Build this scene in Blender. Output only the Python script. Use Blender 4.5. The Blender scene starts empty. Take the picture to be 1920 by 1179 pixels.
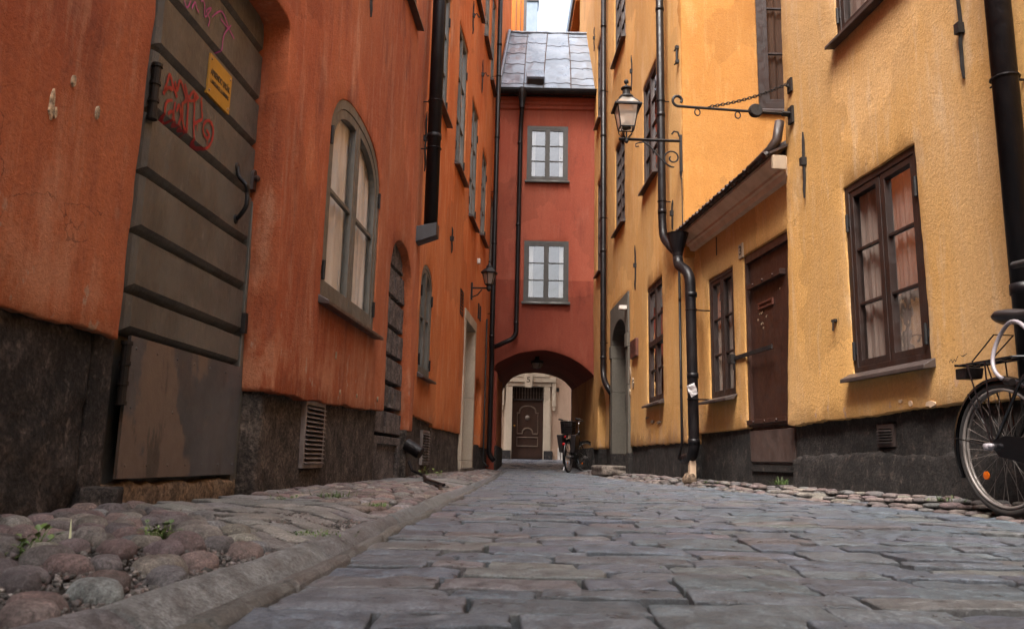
import bpy, bmesh, math, random
from mathutils import Vector, Matrix, noise
from mathutils.geometry import delaunay_2d_cdt
random.seed(7)
R = math.radians
SC = bpy.context.scene
COL = SC.collection

# ------------------------------------------------------------------ camera
F = 1500.0; PIT = R(10.3); ROL = R(1.25); CAMZ = .25
_cp, _sp, _cr, _sr = math.cos(PIT), math.sin(PIT), math.cos(ROL), math.sin(ROL)
FWD = Vector((0, _cp, _sp)); _r0 = Vector((1, 0, 0)); _u0 = Vector((0, -_sp, _cp))
RGT = _r0*_cr + _u0*_sr; UPV = _u0*_cr - _r0*_sr
CAM = Vector((0, 0, CAMZ))
def ray(x, y):
    return FWD + RGT*((x-960)/F) + UPV*((589.5-y)/F)
def ground_at(x, y, z=0.):
    d = ray(x, y); t = (z-CAMZ)/d.z
    return CAM + d*t

# ------------------------------------------------------------------ walls as measuring planes
class Wall:
    def __init__(s, a, b):
        s.a = Vector((a[0], a[1], 0)); e = Vector((b[0]-a[0], b[1]-a[1], 0)); s.L = e.length
        s.d = e.normalized(); s.n = Vector((s.d.y, -s.d.x, 0))
        if s.n.dot(-s.a) < 0: s.n = -s.n
    def uv(s, x, y, off=0.):
        d = ray(x, y); a = s.a + s.n*off - CAM
        t = a.dot(s.n)/d.dot(s.n)
        p = CAM + d*t - s.a - s.n*off
        return (p.dot(s.d), p.z)
    def P(s, u, z, off=0.):
        return s.a + s.d*u + s.n*off + Vector((0, 0, z))
L1 = Wall((-1.73, 0), (-1.073, 10))
L2 = Wall((-1.16, 9.33), (-.47, 18.2))
R1 = Wall((3.3, 0), (2.19, 10))
R2 = Wall((2.15, 9.75), (1.87, 18))
R3 = Wall((1.87, 18), (1.9, 22.6))
GB = Wall((2.15, 9.75), (8, 9.75))
BR = Wall((-.46, 18), (2.0, 18))
BK = Wall((-.6, 22.6), (2.2, 22.6))
FH = Wall((-7, 31), (9, 31))

# ------------------------------------------------------------------ objects
def thing(name, label, cat, loc, group=None):
    o = bpy.data.objects.new(name, None); COL.objects.link(o); o.location = loc
    o.empty_display_size = .2
    o['label'] = label; o['category'] = cat
    if group: o['group'] = group
    return o
def origin(o):
    v = Vector(o.location) if True else None
    p = o.parent
    while p: v = v + Vector(p.location); p = p.parent
    return v
def part(name, bm, m, parent=None, smooth=False, bevel=0, loc=None):
    """one mesh object; bm is in world coordinates"""
    me = bpy.data.meshes.new(name)
    base = origin(parent) if parent else Vector(loc if loc is not None else (0, 0, 0))
    if base.length > 0: bmesh.ops.translate(bm, verts=bm.verts, vec=-base)
    bmesh.ops.recalc_face_normals(bm, faces=bm.faces) if len(bm.faces) < 30000 else None
    bm.to_mesh(me); bm.free()
    if smooth: me.polygons.foreach_set('use_smooth', [True]*len(me.polygons))
    o = bpy.data.objects.new(name, me); COL.objects.link(o)
    for mm in (m if isinstance(m, list) else [m]): me.materials.append(mm)
    if parent: o.parent = parent
    elif loc is not None: o.location = loc
    if bevel:
        b = o.modifiers.new('b', 'BEVEL'); b.width = bevel; b.segments = 2; b.limit_method = 'ANGLE'; b.angle_limit = R(40)
    return o
def tag(o, label, cat, group=None, kind=None):
    o['label'] = label; o['category'] = cat
    if group: o['group'] = group
    if kind: o['kind'] = kind
    return o
def struct(o, kind='structure'):
    o['kind'] = kind; return o
B = bmesh.new

# ------------------------------------------------------------------ geometry helpers
def tube(bm, pts, r, seg=8, closed=False, caps=True):
    pts = [Vector(p) for p in pts]; n = len(pts); rings = []
    rs = r if isinstance(r, (list, tuple)) else [r]*n
    up = None
    for i, p in enumerate(pts):
        if closed: t = pts[(i+1) % n]-pts[i-1]
        else: t = pts[min(i+1, n-1)]-pts[max(i-1, 0)]
        t.normalize()
        if up is None:
            up = Vector((0, 0, 1)) if abs(t.z) < .9 else Vector((1, 0, 0))
            up = (up - t*up.dot(t)).normalized()
        else:
            up = up - t*up.dot(t)
            up = up.normalized() if up.length > 1e-6 else t.orthogonal().normalized()
        s = t.cross(up)
        rings.append([bm.verts.new(p + (up*math.cos(2*math.pi*k/seg) + s*math.sin(2*math.pi*k/seg))*rs[i]) for k in range(seg)])
    for i in range(n if closed else n-1):
        a, b = rings[i], rings[(i+1) % n]
        for k in range(seg): bm.faces.new((a[k], a[(k+1) % seg], b[(k+1) % seg], b[k]))
    if caps and not closed:
        bm.faces.new(rings[0][::-1]); bm.faces.new(rings[-1])
def hexa(bm, c):
    v = [bm.verts.new(p) for p in c]
    for f in ((0, 3, 2, 1), (4, 5, 6, 7), (0, 1, 5, 4), (1, 2, 6, 5), (2, 3, 7, 6), (3, 0, 4, 7)): bm.faces.new([v[i] for i in f])
def wbox(bm, W, u0, u1, z0, z1, o0, o1):
    hexa(bm, [W.P(u0, z0, o0), W.P(u1, z0, o0), W.P(u1, z0, o1), W.P(u0, z0, o1), W.P(u0, z1, o0), W.P(u1, z1, o0), W.P(u1, z1, o1), W.P(u0, z1, o1)])
def abox(bm, x0, x1, y0, y1, z0, z1):
    hexa(bm, [Vector(p) for p in ((x0, y0, z0), (x1, y0, z0), (x1, y1, z0), (x0, y1, z0), (x0, y0, z1), (x1, y0, z1), (x1, y1, z1), (x0, y1, z1))])
def lathe(bm, c, prof, seg=16, ax=Vector((0, 0, 1)), sq=False):
    ax = ax.normalized(); e = ax.orthogonal().normalized(); f = ax.cross(e); rings = []
    c = Vector(c)
    for r, h in prof:
        rings.append([bm.verts.new(c + ax*h + (e*math.cos(2*math.pi*(k+.5)/seg) + f*math.sin(2*math.pi*(k+.5)/seg))*max(r, 1e-4)) for k in range(seg)])
    for a, b in zip(rings, rings[1:]):
        for k in range(seg): bm.faces.new((a[k], a[(k+1) % seg], b[(k+1) % seg], b[k]))
    bm.faces.new(rings[0][::-1]); bm.faces.new(rings[-1])
def area(p): return .5*sum(a[0]*b[1]-b[0]*a[1] for a, b in zip(p, p[1:]+p[:1]))
def ccw(p): return p if area(p) > 0 else p[::-1]
def inset(poly, d):
    """inward mitre offset of a CCW polygon (negative d grows it)"""
    n = len(poly); out = []
    for i in range(n):
        a, b, c = poly[i-1], poly[i], poly[(i+1) % n]
        e1 = Vector((b[0]-a[0], b[1]-a[1])); e2 = Vector((c[0]-b[0], c[1]-b[1]))
        if e1.length < 1e-7: e1 = e2.copy()
        if e2.length < 1e-7: e2 = e1.copy()
        e1.normalize(); e2.normalize()
        n1 = Vector((-e1.y, e1.x)); n2 = Vector((-e2.y, e2.x)); m = n1+n2
        if m.length < 1e-4: m = n1.copy()
        m.normalize(); k = d/max(.45, m.dot(n1))
        out.append((b[0]+m.x*k, b[1]+m.y*k))
    return out
def ring(bm, W, outer, inner, o0, o1):
    n = len(outer)
    A = [bm.verts.new(W.P(u, z, o1)) for u, z in outer]; Bq = [bm.verts.new(W.P(u, z, o1)) for u, z in inner]
    C_ = [bm.verts.new(W.P(u, z, o0)) for u, z in outer]; D = [bm.verts.new(W.P(u, z, o0)) for u, z in inner]
    for i in range(n):
        j = (i+1) % n
        bm.faces.new((A[i], A[j], Bq[j], Bq[i])); bm.faces.new((Bq[i], Bq[j], D[j], D[i]))
        bm.faces.new((C_[j], C_[i], D[i], D[j])); bm.faces.new((A[j], A[i], C_[i], C_[j]))
def prism(bm, W, poly, o0, o1, bev=0):
    p1 = inset(ccw(poly), bev) if bev else poly
    if bev: poly = ccw(poly)
    A = [bm.verts.new(W.P(u, z, o1)) for u, z in p1]; Cc = [bm.verts.new(W.P(u, z, o0)) for u, z in poly]
    n = len(poly); bm.faces.new(A); bm.faces.new(Cc[::-1])
    for i in range(n):
        j = (i+1) % n; bm.faces.new((A[j], A[i], Cc[i], Cc[j]))
def rect(u0, u1, z0, z1): return [(u0, z0), (u1, z0), (u1, z1), (u0, z1)]
def arch(u0, u1, z0, zs, za, n=18, e=2.3):
    c, h = (u0+u1)/2, (u1-u0)/2; pts = [(u0, z0), (u1, z0)]
    for i in range(n+1):
        t = math.pi*i/n; cs, sn = math.cos(t), math.sin(t)
        x = math.copysign(abs(cs)**(2/e), cs); y = abs(sn)**(2/e)
        pts.append((c+h*x, zs+(za-zs)*y))
    return pts
def resample(poly, step):
    out = []; n = len(poly)
    for i in range(n):
        a, b = poly[i], poly[(i+1) % n]; L = math.dist(a, b); k = max(1, round(L/step))
        for j in range(k): out.append((a[0]+(b[0]-a[0])*j/k, a[1]+(b[1]-a[1])*j/k))
    return out
def inside(p, poly):
    x, y = p; c = False; n = len(poly); j = n-1
    for i in range(n):
        xi, yi = poly[i]; xj, yj = poly[j]
        if (yi > y) != (yj > y) and x < (xj-xi)*(y-yi)/(yj-yi)+xi: c = not c
        j = i
    return c
def nz(x, y, z=0.): return noise.noise(Vector((x, y, z)))
def shell(W, outer, holes, name, m, parent, off=0., thick=.25, sp=.2, amp=.01, amp2=.003, f2=4., edge=.07, jit=.004, r=.015, seed=0., smooth=True):
    """plastered wall: one sheet with real openings whose edges turn back into the reveal"""
    def jt(p):
        return [(u+jit*nz(u*9, z*9, seed+3), z+jit*(4. if -.1 < z < .9 and amp2 >= .0045 else 1.3)*(.7*nz(u*4+40, z*5, seed+7)+.45*nz(u*23+40, z*23, seed+2)+.3*nz(u*51, z*51, seed))+jit*nz(u*2.3+9, z*2.3, seed)) for u, z in p]
    loops = [(jt(resample(ccw(outer), edge)), True, thick)]
    for h in holes:
        poly, dep = h if isinstance(h, tuple) and isinstance(h[1], (int, float)) and isinstance(h[0], list) else (h, .09)
        loops.append((jt(resample(ccw(poly), edge)), False, dep))
    fronts = [inset(p, r if isout else -r) for p, isout, _ in loops]
    co = []; ed = []; start = []
    for f in fronts:
        s = len(co); start.append(s); co += [Vector(p) for p in f]
        ed += [(s+i, s+(i+1) % len(f)) for i in range(len(f))]
    us = [p[0] for p in fronts[0]]; zs = [p[1] for p in fronts[0]]
    cell = {}
    for f in fronts:
        for p in f: cell.setdefault((int(p[0]//.3), int(p[1]//.3)), []).append(p)
    nb = len(co)
    u = min(us)+sp*.5
    while u < max(us):
        z = min(zs)+sp*.5
        while z < max(zs):
            p = (u+random.uniform(-.25, .25)*sp, z+random.uniform(-.25, .25)*sp)
            ok = inside(p, fronts[0]) and not any(inside(p, f) for f in fronts[1:])
            if ok:
                ci, cj = int(p[0]//.3), int(p[1]//.3)
                for a in (-1, 0, 1):
                    for b in (-1, 0, 1):
                        for q in cell.get((ci+a, cj+b), ()):
                            if abs(q[0]-p[0]) < sp*.35 and abs(q[1]-p[1]) < sp*.35: ok = False
            if ok: co.append(Vector(p))
            z += sp
        u += sp
    vs, es, fs, ov, oe, of = delaunay_2d_cdt(co, ed, [], 0, 1e-6)
    def disp(u, z):
        return off + amp*nz(u*.7, z*.7, seed) + amp2*nz(u*f2, z*f2, seed+5) + amp2*.5*nz(u*f2*2.7, z*f2*2.7, seed+9)
    bm = B(); V = [bm.verts.new(W.P(v.x, v.y, disp(v.x, v.y))) for v in vs]
    back = {}
    for i, o in enumerate(ov):
        for k in o: back[k] = i
    for f in fs:
        cx = sum(vs[i].x for i in f)/3; cz = sum(vs[i].y for i in f)/3
        if inside((cx, cz), fronts[0]) and not any(inside((cx, cz), q) for q in fronts[1:]):
            try: bm.faces.new([V[i] for i in f])
            except ValueError: pass
    for (p, isout, dep), s, f in zip(loops, start, fronts):
        n = len(p); mid = inset(p, (r*.3) if isout else (-r*.3))
        prev = [V[back[s+i]] for i in range(n)]
        for lp, o in ((mid, -r*.3), (p, -r), (p, -dep)):
            cur = [bm.verts.new(W.P(lp[i][0], lp[i][1], (disp(*f[i]) if o > -dep else off)+o)) for i in range(n)]
            for i in range(n):
                j = (i+1) % n
                try: bm.faces.new((prev[i], prev[j], cur[j], cur[i]))
                except ValueError: pass
            prev = cur
    for v in [v for v in bm.verts if not v.link_faces]: bm.verts.remove(v)
    return part(name, bm, m, parent, smooth=smooth)

# ------------------------------------------------------------------ materials
class NM:
    def __init__(s, name):
        s.m = bpy.data.materials.new(name); s.m.use_nodes = True; s.t = s.m.node_tree; s.t.nodes.clear()
        s.out = s.N('ShaderNodeOutputMaterial'); s.geo = None
    def N(s, t, **k):
        n = s.t.nodes.new(t)
        for a, b in k.items(): setattr(n, a, b)
        return n
    def L(s, a, b): s.t.links.new(a, b)
    def pos(s, sc=(1, 1, 1), off=(0, 0, 0)):
        if s.geo is None: s.geo = s.N('ShaderNodeNewGeometry')
        mp = s.N('ShaderNodeMapping'); s.L(s.geo.outputs['Position'], mp.inputs['Vector'])
        mp.inputs['Scale'].default_value = sc; mp.inputs['Location'].default_value = off
        return mp.outputs[0]
    def noise(s, scale, detail=6, rough=.55, sc=(1, 1, 1), off=(0, 0, 0), dist=0):
        n = s.N('ShaderNodeTexNoise'); s.L(s.pos(sc, off), n.inputs['Vector'])
        n.inputs['Scale'].default_value = scale; n.inputs['Detail'].default_value = detail; n.inputs['Roughness'].default_value = rough
        n.inputs['Distortion'].default_value = dist
        return n.outputs['Fac']
    def ramp(s, fac, a, b, lo=0., hi=1.):
        n = s.N('ShaderNodeMapRange'); n.interpolation_type = 'SMOOTHSTEP'
        s.L(fac, n.inputs['Value'])
        for k, v in zip(('From Min', 'From Max', 'To Min', 'To Max'), (a, b, lo, hi)): n.inputs[k].default_value = v
        return n.outputs[0]
    def mix(s, fac, a, b, mode='MIX'):
        n = s.N('ShaderNodeMix', data_type='RGBA', blend_type=mode)
        for i, v in ((0, fac), (6, a), (7, b)):
            if hasattr(v, 'links'): s.L(v, n.inputs[i])
            elif i == 0: n.inputs[i].default_value = v
            else: n.inputs[i].default_value = tuple(v)+(1,)
        return n.outputs[2]
    def grey(s, v):
        n = s.N('ShaderNodeCombineColor')
        for i in range(3): s.L(v, n.inputs[i])
        return n.outputs[0]
    def math(s, op, a, b):
        n = s.N('ShaderNodeMath', operation=op)
        for i, v in enumerate((a, b)):
            if hasattr(v, 'links'): s.L(v, n.inputs[i])
            else: n.inputs[i].default_value = v
        return n.outputs[0]
    def bump(s, h, dist, strength=1., prev=None):
        n = s.N('ShaderNodeBump'); s.L(h, n.inputs['Height']); n.inputs['Distance'].default_value = dist; n.inputs['Strength'].default_value = strength
        if prev is not None: s.L(prev, n.inputs['Normal'])
        return n.outputs[0]
    def pbr(s, col, rough=.7, nrm=None, metal=0., spec=.5, **kw):
        p = s.N('ShaderNodeBsdfPrincipled')
        if hasattr(col, 'links'): s.L(col, p.inputs['Base Color'])
        else: p.inputs['Base Color'].default_value = tuple(col)+(1,)
        if hasattr(rough, 'links'): s.L(rough, p.inputs['Roughness'])
        else: p.inputs['Roughness'].default_value = rough
        p.inputs['Metallic'].default_value = metal; p.inputs['Specular IOR Level'].default_value = spec
        if nrm is not None: s.L(nrm, p.inputs['Normal'])
        for k, v in kw.items(): p.inputs[k].default_value = v
        s.L(p.outputs[0], s.out.inputs[0]); return s.m
def plaster(name, base, var, light, dark, la=.5, da=.5, bump=1., lt=.56, dt=.56, salt=None, band=None):
    q = NM(name)
    c = q.mix(q.ramp(q.noise(.9, 8, .6, (1, 1, .6)), .38, .62), base, var)
    c = q.mix(q.math('MULTIPLY', q.ramp(q.noise(2.1, 9, .68, (1.2, 1.2, .35), (4, 2, 7)), lt, lt+.14), la), c, light)
    c = q.mix(q.math('MULTIPLY', q.ramp(q.noise(1.7, 9, .66, (1.1, 1.1, .55), (11, 5, 1)), dt, dt+.16), da), c, dark)
    c = q.mix(q.math('MULTIPLY', q.ramp(q.noise(5.5, 10, .7, (1.6, 1.6, .22), (1, 9, 3)), .52, .68), la*.8), c, light)
    c = q.mix(q.math('MULTIPLY', q.ramp(q.noise(3.4, 10, .72, (1.8, 1.8, .3), (21, 9, 3)), .50, .70), da*.7), c, dark)
    c = q.mix(q.ramp(q.noise(7, 6, .6, (1.5, 1.5, .09), (2, 8, 5)), .56, .70, 0, .45*da), c, dark)
    c = q.mix(q.ramp(q.noise(9, 5, .6, (1.5, 1.5, .10), (6, 1, 2)), .60, .72, 0, .5*la), c, light)
    c = q.mix(q.ramp(q.noise(38, 6, .7), .3, .7, 0., .25), c, dark)
    wv = q.N('ShaderNodeVectorMath', operation='ADD'); nw = q.N('ShaderNodeTexNoise'); q.L(q.pos(), nw.inputs['Vector']); nw.inputs['Scale'].default_value = 3.; nw.inputs['Detail'].default_value = 6
    sc_ = q.N('ShaderNodeVectorMath', operation='SCALE'); q.L(nw.outputs['Color'], sc_.inputs[0]); sc_.inputs['Scale'].default_value = .55; q.L(q.pos((1, 1, .8)), wv.inputs[0]); q.L(sc_.outputs[0], wv.inputs[1])
    vo = q.N('ShaderNodeTexVoronoi', feature='DISTANCE_TO_EDGE'); q.L(wv.outputs[0], vo.inputs['Vector']); vo.inputs['Scale'].default_value = 1.1
    ck = q.math('MULTIPLY', q.ramp(vo.outputs['Distance'], .0008, .0035, 1., 0.), q.ramp(q.noise(.8, 3, .5, off=(5, 9, 2)), .60, .66)); c = q.mix(q.math('MULTIPLY', ck, .55), c, tuple(x*.35 for x in dark))
    v2 = q.N('ShaderNodeTexVoronoi'); q.L(wv.outputs[0], v2.inputs['Vector']); v2.inputs['Scale'].default_value = .75
    hv = q.N('ShaderNodeSeparateColor'); q.L(v2.outputs['Color'], hv.inputs[0]); c = q.mix(1., c, q.grey(q.ramp(hv.outputs[0], 0., 1., .88, 1.10)), 'MULTIPLY')
    if salt:
        z0, h, colr = salt
        sep = q.N('ShaderNodeSeparateXYZ'); q.L(q.pos(), sep.inputs[0])
        g = q.ramp(sep.outputs[2], z0, z0+h, 1., 0.)
        k = q.math('MULTIPLY', g, q.ramp(q.noise(4.2, 9, .72, (1, 1, .5), (3, 3, 3)), .46, .6))
        c = q.mix(q.math('MULTIPLY', k, .75), c, colr)
        k2 = q.math('MULTIPLY', g, q.ramp(q.noise(9, 6, .6, (1, 1, .7), (8, 3, 1)), .62, .66))
        c = q.mix(k2, c, (.42, .27, .19))
    n = q.bump(q.noise(5, 5, .6), .03*bump, .35)
    h1 = q.noise(46, 8, .7); h2 = q.noise(150, 5, .75)
    c = q.mix(1., c, q.grey(q.ramp(h1, .32, .66, .90, 1.07)), 'MULTIPLY'); c = q.mix(1., c, q.grey(q.ramp(h2, .3, .7, .90, 1.07)), 'MULTIPLY')
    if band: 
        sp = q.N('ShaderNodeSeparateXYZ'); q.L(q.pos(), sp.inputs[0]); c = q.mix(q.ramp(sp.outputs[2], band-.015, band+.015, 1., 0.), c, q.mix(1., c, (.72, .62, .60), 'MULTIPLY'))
    n = q.bump(h1, .014*bump, .8, n)
    n = q.bump(h2, .005*bump, .9, n)
    return q.pbr(c, q.ramp(q.noise(20), .3, .7, .8, .95), n, spec=.25)
def stone(name, c0, c1, c2, bump=1., rough=.85, sc=1., spec=.4):
    q = NM(name)
    c = q.mix(q.ramp(q.noise(3*sc, 9, .7), .36, .62), c0, c1)
    c = q.mix(q.ramp(q.noise(14*sc, 9, .75, (1, 1, .6), (5, 5, 5)), .52, .68, 0, .8), c, c2)
    c = q.mix(q.ramp(q.noise(70*sc, 5, .7), .55, .75, 0, .5), c, c2)
    h1 = q.noise(8*sc, 9, .75); h2 = q.noise(48*sc, 8, .75)
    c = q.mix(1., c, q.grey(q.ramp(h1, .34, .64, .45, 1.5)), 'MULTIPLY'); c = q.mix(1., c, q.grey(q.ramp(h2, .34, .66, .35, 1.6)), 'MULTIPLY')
    n = q.bump(h1, .05*bump, .7); n = q.bump(h2, .014*bump, .9, n)
    return q.pbr(c, rough, n, spec=spec)
def paint(name, c, c2=None, rough=.45, bump=.5, metal=0., worn=None, sc=1., spec=.5):
    q = NM(name); c2 = c2 or tuple(x*.75 for x in c)
    k = q.mix(q.ramp(q.noise(6*sc, 8, .65, (1, 1, .5)), .38, .64), c, c2)
    if worn: k = q.mix(q.ramp(q.noise(18*sc, 10, .75, (1, 1, .4)), .6, .66), k, worn)
    n = q.bump(q.noise(30*sc, 8, .7, (1, 1, .4)), .006*bump, .5)
    return q.pbr(k, q.ramp(q.noise(12*sc), .3, .7, rough*.8, min(1, rough*1.3)), n, metal, spec)

M = {}
M['red_a'] = plaster('plaster_rust_red', (.40, .100, .038), (.48, .145, .058), (.60, .30, .18), (.17, .050, .032), .55, .7, 1.1, .54, .55, salt=(.62, .75, (.50, .22, .12)))
M['red_b'] = plaster('plaster_orange_red', (.58, .160, .042), (.66, .225, .075), (.72, .38, .22), (.34, .085, .034), .7, .4, .8, salt=(.62, .5, (.50, .19, .08)))
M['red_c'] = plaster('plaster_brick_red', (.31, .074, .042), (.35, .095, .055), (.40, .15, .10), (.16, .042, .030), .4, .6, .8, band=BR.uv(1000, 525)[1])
M['yel_a'] = plaster('plaster_ochre_tan', (.57, .345, .150), (.57, .315, .100), (.62, .46, .30), (.36, .21, .085), .5, .35, .65, salt=(.60, .4, (.52, .30, .12)))
M['yel_b'] = plaster('plaster_ochre', (.56, .30, .095), (.58, .34, .13), (.66, .45, .25), (.33, .16, .055), .5, .4, .9, salt=(.5, .45, (.50, .30, .17)))
M['yel_c'] = plaster('plaster_ochre_orange', (.40, .175, .040), (.43, .20, .052), (.49, .28, .10), (.32, .13, .028), .6, .3, .7)
M['beige'] = plaster('plaster_beige', (.36, .25, .18), (.42, .30, .22), (.48, .36, .27), (.24, .15, .10), .5, .4, 1.4)
M['orange'] = plaster('plaster_bright_orange', (.42, .13, .025), (.46, .155, .03), (.5, .2, .06), (.32, .09, .018), .3, .3, .5)
M['plinth_l'] = stone('dark_rendered_stone', (.018, .015, .014), (.060, .048, .042), (.19, .155, .135), 2.4, .9)
M['plinth_l2'] = stone('brown_rendered_plinth', (.040, .030, .025), (.092, .072, .058), (.19, .15, .12), 1.5, .9)
M['plinth_r'] = stone('black_tarred_stone', (.010, .008, .007), (.026, .021, .019), (.10, .075, .062), 2.4, .8)
M['block'] = stone('grey_rusticated_stone', (.085, .070, .064), (.12, .10, .092), (.17, .14, .12), .7, .85)
M['sand'] = stone('sandstone', (.38, .28, .18), (.30, .215, .135), (.44, .34, .23), .5, .85)
M['lime'] = plaster('limewashed_stone', (.50, .42, .32), (.46, .38, .29), (.56, .49, .40), (.36, .28, .20), .4, .3, .6)
M['sandgrey'] = plaster('grey_painted_stone', (.088, .078, .064), (.10, .09, .074), (.14, .125, .10), (.06, .052, .042), .4, .4, .5)
M['tanstone'] = stone('tan_threshold_stone', (.17, .115, .07), (.11, .075, .05), (.22, .16, .11), .8, .9)
M['step'] = stone('doorstep_stone', (.15, .125, .105), (.09, .072, .060), (.22, .19, .16), .8, .85)
M['frame_g'] = paint('grey_green_paint', (.115, .112, .098), (.085, .082, .070), .45, 1.)
M['frame_b'] = paint('dark_brown_paint', (.026, .013, .010), (.018, .010, .008), .45, .8)
M['frame_bd'] = paint('black_brown_paint', (.030, .014, .010), (.020, .010, .008), .5)
M['wood'] = paint('grey_door_paint', (.100, .098, .088), (.068, .066, .060), .42, 2.6, worn=(.14, .135, .12))
M['black'] = paint('black_pipe_paint', (.006, .005, .006), (.013, .010, .010), .36, 1.2, spec=.22)
M['iron'] = paint('wrought_iron', (.012, .012, .013), (.022, .018, .016), .5, 1.6, spec=.25)
M['sill'] = paint('sill_metal', (.060, .045, .040), (.04, .03, .028), .4, .6)
M['redpaint'] = paint('red_spray_paint', (.30, .012, .014), (.22, .012, .012), .5)
M['pinkpaint'] = paint('pink_spray_paint', (.42, .07, .30), (.3, .06, .2), .5)
M['white'] = paint('white_paint', (.65, .60, .55), (.5, .45, .4), .6)
M['paper'] = paint('paper', (.72, .70, .70), (.6, .58, .58), .8)
M['doorred'] = paint('oxblood_sheet_iron', (.032, .013, .009), (.042, .018, .012), .42, 1.2)
M['doorlow'] = paint('faded_sheet_iron', (.075, .048, .040), (.052, .033, .027), .55, 1.)
M['fardoor'] = paint('dark_brown_varnish', (.045, .022, .014), (.035, .018, .012), .4, .5)
M['fardoor2'] = paint('worn_brown_moulding', (.16, .12, .09), (.11, .08, .06), .45, .5)
M['brass'] = paint('brass_plate', (.42, .22, .025), (.36, .18, .02), .45, .4)
M['ink'] = paint('ink', (.03, .02, .012), (.03, .02, .012), .6)
M['plaque'] = paint('bronze_plaque', (.10, .030, .018), (.07, .022, .014), .5)
M['tile'] = paint('dark_roof_tile', (.030, .019, .016), (.05, .032, .026), .4, 2.)
M['cornice'] = paint('brown_cornice_render', (.56, .40, .27), (.47, .33, .22), .8, .6)
M['cornice_end'] = paint('pale_cornice_end', (.33, .25, .17), (.28, .21, .15), .8, 1.)
M['chimney'] = paint('blue_grey_sheet', (.16, .21, .27), (.13, .18, .24), .5, .3)
M['galv'] = paint('louvre_metal', (.26, .22, .20), (.13, .105, .095), .45, 1.2)
M['rubber'] = paint('rubber', (.020, .018, .018), (.03, .026, .024), .75)
M['bikeblk'] = paint('gloss_black_enamel', (.007, .007, .008), (.007, .007, .008), .15, 0)
M['chrome'] = paint('chrome', (.6, .6, .6), (.5, .5, .5), .22, 0, 1.)
M['alloy'] = paint('dull_alloy', (.24, .215, .20), (.17, .15, .14), .5, .3, .3)
M['orangeref'] = paint('amber_reflector', (.75, .16, .01), (.6, .12, .01), .25, 0)
M['redref'] = paint('red_reflector', (.6, .01, .01), (.5, .01, .01), .25, 0)
M['cover'] = paint('lock_sleeve', (.27, .25, .27), (.22, .20, .22), .25, 0)
M['leather'] = paint('saddle_vinyl', (.016, .012, .012), (.02, .015, .015), .38, .5)
M['soil'] = stone('dirt_joint', (.020, .016, .013), (.034, .027, .022), (.07, .058, .048), 1., .95)
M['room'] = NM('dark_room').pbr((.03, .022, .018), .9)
def mk_metal_plate():
    q = NM('rusty_kick_plate')
    c = q.mix(q.ramp(q.noise(2.6, 6, .5, (1, 1, .35)), .4, .6), (.052, .053, .058), (.080, .079, .084))
    c = q.mix(q.ramp(q.noise(1.9, 7, .6, (.9, .9, .6), (3.3, 0, 1.4)), .56, .60, 0, .9), c, (.13, .095, .075))
    c = q.mix(q.ramp(q.noise(3.2, 9, .7, (1.4, 1.4, .35), (0, 2, 9)), .54, .60, 0, .8), c, (.042, .036, .032))
    c = q.mix(q.ramp(q.noise(60, 4, .7), .62, .7, 0, .5), c, (.22, .17, .14))
    n = q.bump(q.noise(2.5, 3), .02, .5); n = q.bump(q.noise(60, 6, .7), .003, .5, n)
    return q.pbr(c, q.ramp(q.noise(7, 6), .3, .7, .35, .6), n, .0)
M['plate'] = mk_metal_plate()
def mk_roof():
    q = NM('tin_roof')
    c = q.mix(q.ramp(q.noise(1.6, 8, .6), .38, .64), (.175, .205, .25), (.125, .15, .185))
    c = q.mix(q.ramp(q.noise(5, 9, .7), .60, .74, 0, .5), c, (.12, .13, .15))
    n = q.bump(q.noise(1.7, 3, .5), .12, .6); n = q.bump(q.noise(7, 4, .5), .012, .5, n)
    return q.pbr(c, q.ramp(q.noise(3, 6), .3, .7, .26, .40), n, .12)
M['roof'] = mk_roof()
def mk_glass(tint=(1, 1, 1), trans=.92, name='window_glass', refl=.75, wav=.012):
    q = NM(name)
    tr = q.N('ShaderNodeBsdfTransparent'); tr.inputs[0].default_value = (trans*tint[0], trans*tint[1], trans*tint[2], 1)
    gl = q.N('ShaderNodeBsdfGlossy'); gl.inputs['Roughness'].default_value = .015; gl.inputs[0].default_value = (1, 1, 1, 1)
    n = q.bump(q.noise(2.2, 3, .5), wav, .5); q.L(n, gl.inputs['Normal'])
    fr = q.N('ShaderNodeFresnel'); fr.inputs[0].default_value = 1.75; q.L(n, fr.inputs['Normal'])
    mx = q.N('ShaderNodeMixShader'); q.L(q.math('MINIMUM', q.math('ADD', q.math('MULTIPLY', fr.outputs[0], refl), .02), 1.), mx.inputs[0])
    q.L(tr.outputs[0], mx.inputs[1]); q.L(gl.outputs[0], mx.inputs[2]); q.L(mx.outputs[0], q.out.inputs[0]); return q.m
M['glass'] = mk_glass(refl=.42)
M['glass_far'] = mk_glass(refl=1.25, name='old_window_glass', trans=.85, wav=.022)
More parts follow.
